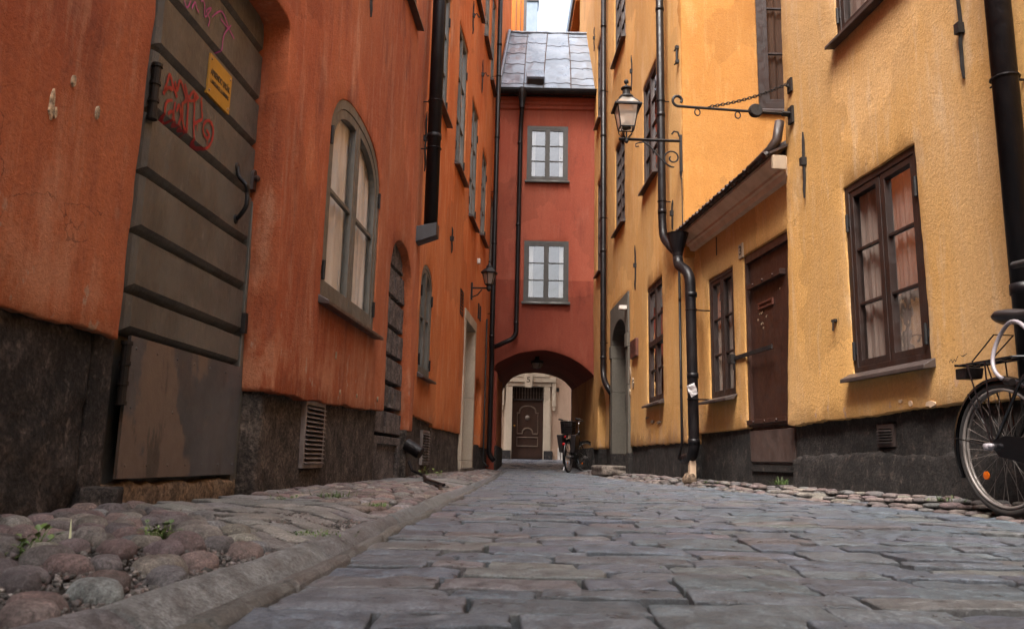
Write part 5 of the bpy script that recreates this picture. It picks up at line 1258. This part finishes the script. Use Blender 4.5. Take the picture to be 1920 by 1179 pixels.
# ================================================================== WEEDS
def blade(bm, p, d, L, w, droop=.6):
    d = d.normalized(); s = d.cross(Vector((0, 0, 1))); s = s.normalized() if s.length > .1 else Vector((1, 0, 0)); prev = None
    for k in range(6):
        t = k/5; c = p+d*L*t+Vector((0, 0, -droop*L*t*t*.5)); ww = w*(1-t)**.7+.0004
        cur = (bm.verts.new(c-s*ww), bm.verts.new(c+s*ww))
        if prev: bm.faces.new((prev[0], prev[1], cur[1], cur[0]))
        prev = cur
def leafy(bm, p, d, L, w):
    d = d.normalized(); s = d.cross(Vector((0, 0, 1))); s = s.normalized() if s.length > .1 else Vector((1, 0, 0)); u = s.cross(d); prev = None
    for k, ww in enumerate((.02, .12, .5, .95, 1., .8, .45, .05)):
        t = k/7; c = p+d*L*t+Vector((0, 0, -.35*L*t*t)); e = w*ww*.5*(1+.25*math.sin(k*2.6))
        cur = (bm.verts.new(c-s*e+u*e*.3), bm.verts.new(c), bm.verts.new(c+s*e+u*e*.3))
        if prev:
            for a in (0, 1): bm.faces.new((prev[a], prev[a+1], cur[a+1], cur[a]))
        prev = cur
def weed(name, label, loc, n, h, kind, m='leaf', spread=.03, seed=1):
    random.seed(seed); bm = B(); loc = Vector(loc)
    for k in range(n):
        a = random.random()*6.283; el = random.uniform(.3, 1.3); d = Vector((math.cos(a)*math.cos(el), math.sin(a)*math.cos(el), math.sin(el))); p = loc+Vector((random.gauss(0, spread), random.gauss(0, spread), -.005))
        if kind == 'grass': blade(bm, p, d+Vector((0, 0, .5)), h*random.uniform(.5, 1.1), .0022, 1.)
        else:
            st = p+d*h*random.uniform(.2, .7); tube(bm, [p, p.lerp(st, .5)+Vector((0, 0, .003)), st], .0012, 4); leafy(bm, st, d+Vector((0, 0, -.1)), h*random.uniform(.22, .42), h*random.uniform(.12, .26))
    o = part(name, bm, M[m], None, smooth=True, loc=loc); tag(o, label, 'weed', 'weeds growing in the paving joints and wall foot'); return o
g = lambda x, y, z=.03: ground_at(x, y, z)
weed('weed_plant', 'broad leaved green weed among the big round cobbles at the wall corner', g(62, 1035, .03), 17, .082, 'leaf', spread=.016, seed=2)
weed('weed_plant', 'smaller low weed beside the dark rough stone plinth', g(25, 1040, .03), 14, .06, 'leaf', spread=.02, seed=3)
weed('weed_plant', 'thin sprigs of clover like weed behind the pale egg shaped cobbles', g(300, 1005, .04), 44, .06, 'leaf', spread=.017, seed=4)
weed('weed_plant', 'leafy sprig at the foot of the brown plinth just after the plank door', g(530, 940, .02), 14, .085, 'leaf', spread=.03, seed=5)
weed('weed_plant', 'bushy grass tuft below the louvred vent grille', g(618, 934, .03), 90, .10, 'grass', spread=.06, seed=6)
weed('weed_plant', 'little dark moss clump on the pink cobbles', g(706, 946, .03), 50, .045, 'grass', spread=.025, seed=7)
weed('weed_plant', 'yellow green leafy weed beside the iron drain trough', g(800, 893, .03), 26, .16, 'leaf', 'leafy', .10, seed=8)
weed('weed_plant', 'green grass tuft under the iron plated door of the low annex', R1.P(7.35, .09, .04), 60, .15, 'grass', spread=.035, seed=9)
weed('weed_plant', 'sparse grass tuft on the cobbles close to the bicycle rear wheel', R1.P(4.95, .07, .10), 40, .08, 'grass', spread=.04, seed=10)
weed('weed_plant', 'tiny weed growing in a joint of the open road setts', g(1222, 1072, .0), 12, .025, 'leaf', spread=.012, seed=11)
weed('weed_plant', 'flat strip of moss along the slab joints in front of the plank door', g(585, 998, .02), 90, .02, 'grass', spread=.05, seed=12)
weed('weed_plant', 'grassy fringe between cobbles and black downpipe foot', R1.P(9.0, .06, .12), 30, .06, 'grass', spread=.06, seed=13)
bm = B(); p = g(131, 1012, .03); blade(bm, p, Vector((-.05, 0, 1)), .055, .003, .1); o = part('pale_shoot', bm, M['pale'], None, loc=p); tag(o, 'single pale yellow shoot standing among the round cobbles', 'weed')
c = L1.P(3.04, .05, .03); o = slab('corner_stone', 'x', c, .13, .13, .14, .3, M['plinth_l'], 5); tag(o, 'dark rough lump of stone at the foot of the plank door jamb', 'stone')

# ================================================================== LANTERNS
def bar(bm, a, b, r): tube(bm, [a, b], r, 4)
O = thing('wall_lantern', 'black four sided lantern with bulb on a scrolled bracket, ochre wall', 'lantern', R2.P(.05, 4.33))
zA = R2.uv(1279, 264)[1]; ru = .03
ctr = R2.P(ru, zA, .72); ez = Vector((0, 0, 1)); ex = R2.n; ey = R2.d
def lp(a, b, z, rot=math.radians(0)): return ctr+(ex*a+ey*b)+ez*z
bm = B(); wz = zA
bar(bm, R2.P(ru, wz, -.0), R2.P(ru, wz, .82), .020); wbox(bm, R2, ru-.02, ru+.02, wz-.42, wz+.08, 0, .03); 
tube(bm, [R2.P(ru, wz+.06, .03), R2.P(ru, wz+.12, .05), R2.P(ru, wz+.13, .10), R2.P(ru, wz+.09, .13)], .012, 6)
def spiral(c, r0, r1, t0, t1, n=26): return [c+ex*((r0+(r1-r0)*i/n)*math.cos(t0+(t1-t0)*i/n))+ez*((r0+(r1-r0)*i/n)*math.sin(t0+(t1-t0)*i/n)) for i in range(n+1)]
c1 = R2.P(ru, wz-.235, .125)
sp = spiral(c1, .125, .03, -math.pi*.55, math.pi*2.2, 34)
tube(bm, [R2.P(ru, wz-.04, .56), R2.P(ru, wz-.03, .50), R2.P(ru, wz-.08, .42), R2.P(ru, wz-.20, .32), R2.P(ru, wz-.31, .22), R2.P(ru, wz-.355, .14)]+sp, .011, 6)
tube(bm, [R2.P(ru, wz-.04, .56), R2.P(ru, wz-.06, .60), R2.P(ru, wz-.10, .60), R2.P(ru, wz-.09, .56)], .008, 6)
tube(bm, [R2.P(ru, wz-.42, .02), R2.P(ru, wz-.52, .02)], [.018, .004], 6)
part('bracket', bm, M['iron'], O)
z0, z1 = .17, .50; rb, rt = .105, .155
bm = B()
for sx in (-1, 1):
    for sy in (-1, 1): bar(bm, lp(sx*rb, sy*rb, z0), lp(sx*rt, sy*rt, z1), .010)
for z, r, w in ((z0, rb, .011), (z1, rt, .012)):
    for a, b in (((-1, -1), (1, -1)), ((1, -1), (1, 1)), ((1, 1), (-1, 1)), ((-1, 1), (-1, -1))): bar(bm, lp(a[0]*r, a[1]*r, z), lp(b[0]*r, b[1]*r, z), w)
for sx in (-1, 1):
    for sy in (-1, 1):
        tube(bm, [lp(sx*rb, sy*rb, z0), lp(sx*.10, sy*.10, z0-.05), lp(sx*.06, sy*.06, .06), lp(sx*.02, sy*.02, .02)], .007, 6)
lathe(bm, lp(0, 0, -.04), [(.018, -.02), (.03, 0), (.03, .05), (.012, .07), (.012, .17)], 10)
part('lantern_frame', bm, M['iron'], O)
bm = B()
for k in range(4):
    a = [(-1, -1), (1, -1), (1, 1), (-1, 1)]; p, q = a[k], a[(k+1) % 4]
    bm.faces.new([bm.verts.new(v) for v in (lp(p[0]*rb, p[1]*rb, z0), lp(q[0]*rb, q[1]*rb, z0), lp(q[0]*rt, q[1]*rt, z1), lp(p[0]*rt, p[1]*rt, z1))])
    bm.faces.new([bm.verts.new(v) for v in (lp(p[0]*.17, p[1]*.17, z1+.03), lp(q[0]*.17, q[1]*.17, z1+.03), lp(q[0]*.065, q[1]*.065, z1+.16), lp(p[0]*.065, p[1]*.065, z1+.16))])
part('lantern_pane', bm, M['lampglass'], O)
bm = B(); sq = lambda r, z: (r*math.sqrt(2), z)
def lathe4(bm, prof):
    rings = [[bm.verts.new(lp(sx*r, sy*r, z)) for sx, sy in ((-1, -1), (1, -1), (1, 1), (-1, 1))] for r, z in prof]
    for a, b in zip(rings, rings[1:]):
        for k in range(4): bm.faces.new((a[k], a[(k+1) % 4], b[(k+1) % 4], b[k]))
lathe4(bm, [(.165, z1), (.205, z1-.015), (.205, z1+.005), (.165, z1+.035), (.155, z1+.035)])
for sx in (-1, 1):
    for sy in (-1, 1): bar(bm, lp(sx*.17, sy*.17, z1+.03), lp(sx*.065, sy*.065, z1+.165), .009)
lathe(bm, lp(0, 0, z1+.15), [(.09, 0), (.115, .015), (.10, .04), (.06, .06), (.06, .13), (.05, .14), (.085, .155), (.085, .17), (.04, .20), (.015, .22), (.012, .235), (.03, .25), (.038, .275), (.03, .30), (.005, .31)], 12)
part('lantern_roof', bm, M['iron'], O)
bm = B(); lathe(bm, lp(0, 0, z0), [(.07, 0), (.072, .04), (.05, .085), (.02, .10), (.02, .12)], 14); part('lamp_holder', bm, M['iron'], O)
bm = B(); lathe(bm, lp(0, 0, z0+.12), [(.014, 0), (.03, .04), (.036, .08), (.028, .11), (.005, .13)], 14); part('bulb', bm, M['lampglass'], O, smooth=True)

for ch in O.children:
    if not ch.name.startswith('bracket'):
        pv = ctr-origin(O); ch.data.transform(Matrix.Translation(pv)@Matrix.Scale(.86, 4)@Matrix.Translation(-pv))
O = thing('wall_lantern', 'small dark lantern with pointed cap on a short arm, orange red wall', 'lantern', L2.P(5.1, 3.3))
lu = 5.1; zc = L2.uv(884, 537)[1]-.04
bm = B(); wbox(bm, L2, lu-.03, lu+.03, zc-.22, zc+.10, 0, .03); bar(bm, L2.P(lu, zc, .02), L2.P(lu, zc, .33), .016); tube(bm, [L2.P(lu, zc-.17, .02), L2.P(lu, zc-.13, .12), L2.P(lu, zc-.03, .20)], .012, 6); part('bracket', bm, M['iron'], O)
c = L2.P(lu, zc+.02, .33); bm = B(); lathe(bm, c, [(.02, -.08), (.05, -.04), (.045, .02), (.08, .04), (.085, .05)], 6); lathe(bm, c, [(.155, .25), (.165, .27), (.10, .33), (.06, .36), (.06, .39), (.03, .42), (.015, .46), (.025, .48), (.004, .51)], 6)
for k in range(6):
    t = 2*math.pi*(k+.5)/6; e_ = ez.orthogonal().normalized(); f_ = ez.cross(e_); d = e_*math.cos(t)+f_*math.sin(t); bar(bm, c+d*.075+ez*.05, c+d*.13+ez*.26, .009)
part('lantern_frame', bm, M['iron'], O)
bm = B(); lathe(bm, c, [(.070, .05), (.124, .26)], 6); part('lantern_pane', bm, M['lampglass'], O)
bm = B(); lathe(bm, c, [(.03, .05), (.035, .12), (.012, .2)], 10); part('lamp_holder', bm, M['iron'], O)

# ================================================================== SIGN BRACKET
O = thing('sign_bracket', 'empty black iron sign arm with curled tip held by a chain', 'sign arm', R1.P(6.94, 3.43))
a0 = R1.P(6.94, R1.uv(1485, 215)[1], 0); dr_ = (R1.n+R1.d*(.0)).normalized(); tip = a0+dr_*1.14
bm = B(); bar(bm, a0, a0+dr_*.34, .016); tube(bm, [a0+dr_*.30, a0+dr_*1.08]+[tip+dr_*(-.06+.055*math.cos(t)*(1-.12*(t+1.57)/1.57))+ez*(.055+.055*math.sin(t)*(1-.12*(t+1.57)/1.57)) for t in [-1.57+i*.35 for i in range(16)]], .013, 8)
wbox(bm, R1, 6.90, 6.98, a0.z-.09, a0.z+.07, 0, .025); bar(bm, a0+ez*.0, a0+ez*.0+dr_*.1, .028)
part('arm', bm, M['iron'], O)
bm = B(); lathe(bm, a0+dr_*.36-R1.d*.02, [(.055, -.03), (.065, -.01), (.065, .01), (.055, .03)], 16, -R1.d); part('clamp_disc', bm, M['iron'], O)
for s in (.52, .90):
    bm = B(); cc = a0+dr_*s-ez*.045; tube(bm, [cc+dr_*.025*math.cos(t)+ez*.032*math.sin(t) for t in [i*math.pi/7 for i in range(14)]], .006, 6, closed=True); part('hanging_ring', bm, M['iron'], O)
ca_ = R1.P(6.94, R1.uv(1483, 158)[1], .03); cb_ = a0+dr_*.80+ez*.012; bm = B(); n = 30; L = (cb_-ca_).length/n; ddir = (cb_-ca_).normalized()
for k in range(n):
    cc = ca_.lerp(cb_, (k+.5)/n)-ez*.03*math.sin(math.pi*(k+.5)/n); s = ddir.cross(ez).normalized() if k % 2 else ddir.cross(ddir.cross(ez)).normalized()
    tube(bm, [cc+ddir*(L*.78)*math.cos(t)+s*.013*math.sin(t) for t in [i*math.pi/5 for i in range(10)]], .0045, 5, closed=True)
part('chain', bm, M['iron'], O)
bm = B(); wbox(bm, R1, 6.90, 6.98, ca_.z-.08, ca_.z+.05, 0, .02); tube(bm, [R1.P(6.94, ca_.z-.03, .02), R1.P(6.94, ca_.z-.01, .05)], .014, 6); part('wall_hook', bm, M['iron'], O)

# ================================================================== BICYCLES
def bicycle(label, pos, fwd, extras='', steer=0.):
    fwd = Vector(fwd).normalized(); left = ez.cross(fwd); T = Matrix((fwd, left, ez)).transposed().to_4x4(); T.translation = Vector(pos)
    O = thing('bicycle', label, 'bicycle', pos); t_ = lambda *p: T@Vector(p)
    fx = 1.10; hx, hz = .88, .74
    S_ = Matrix.Translation(Vector((.90, 0, 0)))@Matrix.Rotation(steer, 4, 'Z')@Matrix.Translation(Vector((-.90, 0, 0)))
    def circ(cx, cz, r, n=48, a0=0, a1=2*math.pi, y=0., fr=False):
        return [(T@S_@Vector((cx+r*math.cos(a0+(a1-a0)*i/n), y, cz+r*math.sin(a0+(a1-a0)*i/n))) if fr else t_(cx+r*math.cos(a0+(a1-a0)*i/n), y, cz+r*math.sin(a0+(a1-a0)*i/n))) for i in range(n+(0 if a1-a0 > 6.2 else 1))]
    for cx, fr in ((0, False), (fx, True)):
        TT = T@S_ if fr else T
        bm = B(); tube(bm, circ(cx, .345, .327, fr=fr), .020, 10, closed=True); w = part('wheel', bm, M['rubber'], O, smooth=True)
        bm = B()
        for dy in (-.011, .011): tube(bm, circ(cx, .345, .303, y=dy, fr=fr), .009, 6, closed=True)
        part('rim', bm, M['alloy'], w, smooth=True)
        bm = B()
        for k in range(32):
            a = 2*math.pi*k/32; b = a+(.5 if k % 4 < 2 else -.5); sy = .028 if k % 2 else -.028
            tube(bm, [TT@Vector((cx+.024*math.cos(b), sy, .345+.024*math.sin(b))), TT@Vector((cx+.300*math.cos(a), sy*.15, .345+.300*math.sin(a)))], .0013, 3)
        part('spokes', bm, M['alloy'], w)
        bm = B(); lathe(bm, TT@Vector((cx, -.06, .345)), [(.008, 0), (.022, .01), (.030, .03), (.022, .04), (.022, .08), (.030, .09), (.022, .11), (.008, .12)], 14, (TT.to_3x3()@Vector((0, 1, 0)))); part('hub', bm, M['alloy'], w)
        bm = B(); a0, a1 = (math.radians(18), math.radians(205)) if not fr else (math.radians(40), math.radians(190))
        n = 28; prev = None
        for i in range(n+1):
            a = a0+(a1-a0)*i/n; cur = []
            for dy, dr in ((-.030, -.022), (-.026, -.004), (0, .004), (.026, -.004), (.030, -.022)): cur.append(bm.verts.new(TT@Vector((cx+(.372+dr)*math.cos(a), dy, .345+(.372+dr)*math.sin(a)))))
            if prev:
                for k in range(4): bm.faces.new((prev[k], prev[k+1], cur[k+1], cur[k]))
            prev = cur
        for s in (-.035, .035):
            for a in ((170, 125) if not fr else (150, 120)): bar(bm, TT@Vector((cx, s*1.2, .345)), TT@Vector((cx+.36*math.cos(R(a)), s, .345+.36*math.sin(R(a)))), .004)
        part('mudguard', bm, M['bikeblk'], O, smooth=True)
        bm = B(); a = R(228); c = TT@Vector((cx+.19*math.cos(a), -.022, .345+.19*math.sin(a))); lathe(bm, c, [(.004, -.006), (.022, -.004), (.022, .004), (.004, .006)], 10, TT.to_3x3()@Vector((0, 1, 0))); part('spoke_reflector', bm, M['orangeref'], w)
    bb = (.46, 0, .29); st = (.27, 0, .80)
    bm = B(); tube(bm, [t_(*bb), t_(*st)], .017, 12); tube(bm, [t_(.90, 0, .66), t_(.855, 0, .93)], .020, 12)
    tube(bm, [t_(*bb), t_(.893, 0, .70)], .018, 12); tube(bm, [t_(.285, 0, .76), t_(.862, 0, .87)], .016, 12)
    for s in (-1, 1): tube(bm, [t_(.43, .03*s, .29), t_(.2, .055*s, .31), t_(0, .065*s, .345)], .011, 8); tube(bm, [t_(.275, .02*s, .76), t_(.2, .05*s, .66), t_(0, .065*s, .345)], .009, 8)
    lathe(bm, t_(.46, -.04, .29), [(.02, 0), (.022, .01), (.022, .07), (.02, .08)], 12, T.to_3x3()@Vector((0, 1, 0))); part('frame', bm, M['bikeblk'], O, smooth=True)
    bm = B(); TS = T@S_
    for s in (-1, 1): tube(bm, [TS@Vector((.90, .03*s, .66)), TS@Vector((.96, .05*s, .55)), TS@Vector((fx, .052*s, .345))], .011, 8)
    part('fork', bm, M['bikeblk'], O)
    bm = B(); tube(bm, [t_(.855, 0, .93), t_(.83, 0, 1.08), t_(.87, 0, 1.14)], .012, 10); hbp = [(.60, -.30, 1.17), (.70, -.31, 1.16), (.82, -.24, 1.14), (.87, -.08, 1.14), (.87, .08, 1.14), (.82, .24, 1.14), (.70, .31, 1.16), (.60, .30, 1.17)]
    tube(bm, [TS@Vector(p) for p in hbp], .011, 10); hb = part('handlebar', bm, M['bikeblk'] if not extras else M['chrome'], O, smooth=True)
    for s in (-1, 1):
        bm = B(); tube(bm, [TS@Vector((.53, .295*s, 1.175)), TS@Vector((.54, .295*s, 1.175)), TS@Vector((.66, .306*s, 1.165)), TS@Vector((.67, .306*s, 1.165))], [.012, .018, .017, .013], 12); part('grip', bm, M['rubber'], hb, smooth=True)
    bm = B(); tube(bm, [t_(.27, 0, .78), t_(.235, 0, .99)], .0125, 10); part('seat_post', bm, M['chrome'], O, smooth=True)
    bm = B(); ringsn = []
    for x, w, z, th in ((.075, .03, 1.035, .015), (.085, .085, 1.045, .05), (.12, .10, 1.05, .06), (.18, .092, 1.045, .06), (.24, .062, 1.035, .05), (.30, .034, 1.035, .04), (.35, .024, 1.035, .035), (.37, .010, 1.03, .015)):
        ringsn.append([bm.verts.new(t_(x, w*math.cos(a), z-.03+(th*.55 if math.sin(a) > 0 else th*.75)*math.sin(a)+.006*abs(math.cos(a)))) for a in [2*math.pi*k/14 for k in range(14)]])
    for a, b in zip(ringsn, ringsn[1:]):
        for k in range(14): bm.faces.new((a[k], a[(k+1) % 14], b[(k+1) % 14], b[k]))
    bm.faces.new(ringsn[0]); bm.faces.new(ringsn[-1][::-1]); sd = part('saddle', bm, M['leather'], O, smooth=True)
    bm = B()
    for s in (-1, 1): tube(bm, [t_(.33, .012*s, 1.01), t_(.26, .025*s, .985), t_(.16, .03*s, .985), t_(.10, .05*s, 1.01)], .004, 6)
    part('saddle_rails', bm, M['chrome'], sd)
    bm = B(); tube(bm, [t_(-.24, .055, .80), t_(.18, .06, .80), t_(.21, .0, .80), t_(.18, -.06, .80), t_(-.24, -.055, .80)], .006, 8); bar(bm, t_(-.24, -.075, .80), t_(-.24, .075, .80), .007)
    for x in (-.14, -.02, .10): bar(bm, t_(x, -.057, .80), t_(x, .057, .80), .005)
    bar(bm, t_(-.24, 0, .80), t_(.2, 0, .80), .005)
    for s in (-.06, .06): bar(bm, t_(-.16, s, .80), t_(-.01, s*1.1, .36), .005); bar(bm, t_(-.02, s, .80), t_(0, s*1.1, .36), .005)
    rk = part('luggage_rack', bm, M['bikeblk'], O)
    if not extras:
        bm = B(); tube(bm, [t_(-.13, -.05, .81), t_(.06, -.055, .93), t_(.06, .055, .93), t_(-.13, .05, .81)], .004, 6); part('spring_clip', bm, M['iron'], rk)
    bm = B(); hexa(bm, [t_(x, y, z) for x, y, z in ((-.27, -.055, .725), (-.27, .055, .725), (-.19, .05, .725), (-.19, -.05, .725), (-.27, -.055, .785), (-.27, .055, .785), (-.17, .05, .785), (-.17, -.05, .785))]); tl = part('tail_light', bm, M['black'], O, bevel=.006)
    bm = B(); lathe(bm, t_(-.272, 0, .755), [(.02, 0), (.018, .006), (.005, .009)], 12, -(T.to_3x3()@Vector((1, 0, 0)))); part('light_lens', bm, M['redref'], tl)
    bm = B(); y = -.075     # chain guard on the right hand side
    pl = [(.02, .385), (.10, .405), (.40, .375), (.47, .395), (.54, .36), (.57, .29), (.54, .23), (.46, .20), (.40, .235), (.05, .30), (.02, .33)]
    for yy in (y, y+.012): bm.faces.new([bm.verts.new(t_(a, yy, b)) for a, b in (pl if yy == y else pl[::-1])])
    bm.verts.ensure_lookup_table(); n = len(pl)
    for i in range(n): bm.faces.new((bm.verts[i], bm.verts[(i+1) % n], bm.verts[n+n-1-((i+1) % n)], bm.verts[n+n-1-i]))
    part('chain_guard', bm, M['bikeblk'], O)
    for s, a in ((-1, R(-60)), (1, R(120))):
        bm = B(); e = (.46+.17*math.cos(a), .10*s, .29+.17*math.sin(a)); bar(bm, t_(.46, .085*s, .29), t_(*e), .009); cr = part('crank', bm, M['chrome'], O)
        bm = B(); abx = [t_(e[0]+x, s*(.11+yy), e[2]+z) for z in (-.012, .012) for x, yy in ((-.04, 0), (.04, 0), (.04, .09), (-.04, .09))]; hexa(bm, abx); part('pedal', bm, M['rubber'], cr)
    bm = B(); lathe(bm, t_(-.0, -.115, .350), [(.008, 0), (.018, .004), (.02, .03), (.014, .05)], 10, T.to_3x3()@Vector((0, 1, 0))); tube(bm, [t_(-.02, -.10, .355), t_(.04, -.10, .355)], .012, 8); part('gear_cover', bm, M['cover'], O, smooth=True)
    bm = B(); tube(bm, [t_(.1, .07, .30), t_(-.02, .11, .03)], .008, 6); part('kickstand', bm, M['chrome'], O)
    if extras:
        bm = B(); c0 = [(-.22, -.17), (.16, -.17), (.16, .17), (-.22, .17)]
        def bx(z, k): return [t_(x*k, y*k, z) for x, y in c0]
        lo, hi = bx(.83, .66), bx(1.08, .76)
        for k in range(4):
            for f in [0, .14, .28, .42, .56, .70, .84, 1.]: bar(bm, lo[k].lerp(hi[k], f), lo[(k+1) % 4].lerp(hi[(k+1) % 4], f), .012)
            for f in [i/5 for i in range(5)]: bar(bm, lo[k].lerp(lo[(k+1) % 4], f), hi[k].lerp(hi[(k+1) % 4], f), .012)
        for k in range(5): bar(bm, lo[0].lerp(lo[1], k/4), lo[3].lerp(lo[2], k/4), .01)
        part('crate', bm, M['black'], rk)
        for s in (-1, 1):
            bm = B(); hexa(bm, [t_(x, s*y, z) for z, x, y in ((.42, -.14, .08), (.42, .12, .08), (.42, .12, .17), (.42, -.14, .17), (.80, -.19, .09), (.80, .17, .09), (.80, .17, .22), (.80, -.19, .22))]); part('pannier', bm, M['leather'], rk, bevel=.02)
        bm = B(); lathe(bm, t_(-.375, 0, .60), [(.028, 0), (.026, .01), (.008, .016)], 12, -(T.to_3x3()@Vector((1, 0, 0)))); part('rear_reflector', bm, M['redref'], O)
    return O, T
hubp = Vector((2.575, 4.2, .020)); _, TB = bicycle('black bicycle leaning by the ochre wall in front of the thick black downpipe', hubp, -R1.d)
O = thing('bicycle_lock', 'thick grey sleeved cable lock looped over the bicycle rack', 'lock', TB@Vector((.17, -.10, .8)))
bm = B(); tube(bm, [TB@Vector((.25+.15*math.cos(a), -.10-.02*math.sin(a*2), .815+.15*math.sin(a))) for a in [R(-120)-i*R(250)/22 for i in range(23)]], .0105, 10); part('cable', bm, M['cover'], O, smooth=True)
bm = B(); p = TB@Vector((.25+.15*math.cos(R(-120)), -.10, .815+.15*math.sin(R(-120)))); tube(bm, [p-ez*.01, p+ez*.0+Vector((.0, -.05, -.02))], .018, 10); part('lock_barrel', bm, M['black'], O)
fb = ground_at(1078, 886, .0); fb = Vector((1.28, 17.5, .01))
bicycle('black bicycle with crate and bags parked inside the mouth of the archway', fb, (.34, .94, 0), 'crate', steer=-.6)

# ================================================================== LIGHT, SKY, CAMERA
w = bpy.data.worlds.new('World'); SC.world = w; w.use_nodes = True; nt = w.node_tree; nt.nodes.clear()
sky = nt.nodes.new('ShaderNodeTexSky'); sky.sky_type = 'NISHITA'; sky.sun_disc = False
SUN_EL, SUN_AZ = R(58), R(205)     # azimuth clockwise from +Y
sky.sun_elevation = SUN_EL; sky.sun_rotation = SUN_AZ; sky.air_density = 1.0; sky.dust_density = 6.0; sky.ozone_density = .6
bg = nt.nodes.new('ShaderNodeBackground'); bg.inputs[1].default_value = .15
wo = nt.nodes.new('ShaderNodeOutputWorld'); hs = nt.nodes.new('ShaderNodeHueSaturation'); hs.inputs['Saturation'].default_value = .55; hs.inputs['Value'].default_value = 1.7
nt.links.new(sky.outputs[0], hs.inputs['Color']); nt.links.new(hs.outputs[0], bg.inputs[0]); nt.links.new(bg.outputs[0], wo.inputs[0])
sd = bpy.data.lights.new('sun', 'SUN'); sd.energy = 1.8; sd.angle = R(20); sd.color = (1., .95, .88)
so = bpy.data.objects.new('sun', sd); COL.objects.link(so)
dv = Vector((math.sin(SUN_AZ)*math.cos(SUN_EL), math.cos(SUN_AZ)*math.cos(SUN_EL), math.sin(SUN_EL))); so.rotation_euler = dv.to_track_quat('Z', 'Y').to_euler()
cd = bpy.data.cameras.new('camera'); cd.sensor_width = 36; cd.lens = 36*F/1920; cd.clip_start = .02; cd.clip_end = 500
co = bpy.data.objects.new('camera', cd); COL.objects.link(co)
mw = Matrix((RGT, UPV, -FWD)).transposed().to_4x4(); mw.translation = CAM; co.matrix_world = mw
cd.dof.use_dof = True; cd.dof.focus_distance = 7.0; cd.dof.aperture_fstop = 4.5
SC.camera = co
SC.view_settings.view_transform = 'Standard'; SC.view_settings.look = 'None'; cd.dof.aperture_fstop = 9.0
SC.view_settings.exposure = 1.30; SC.view_settings.gamma = 1
SC.cycles.max_bounces = 10; SC.cycles.diffuse_bounces = 6; SC.cycles.glossy_bounces = 4; SC.cycles.transparent_max_bounces = 12
SC.cycles.use_denoising = True
SC.render.resolution_x = 1024; SC.render.resolution_y = 628
for o in bpy.data.objects:
    if o.get('category') == 'house': o['group'] = 'plastered houses lining the alley'
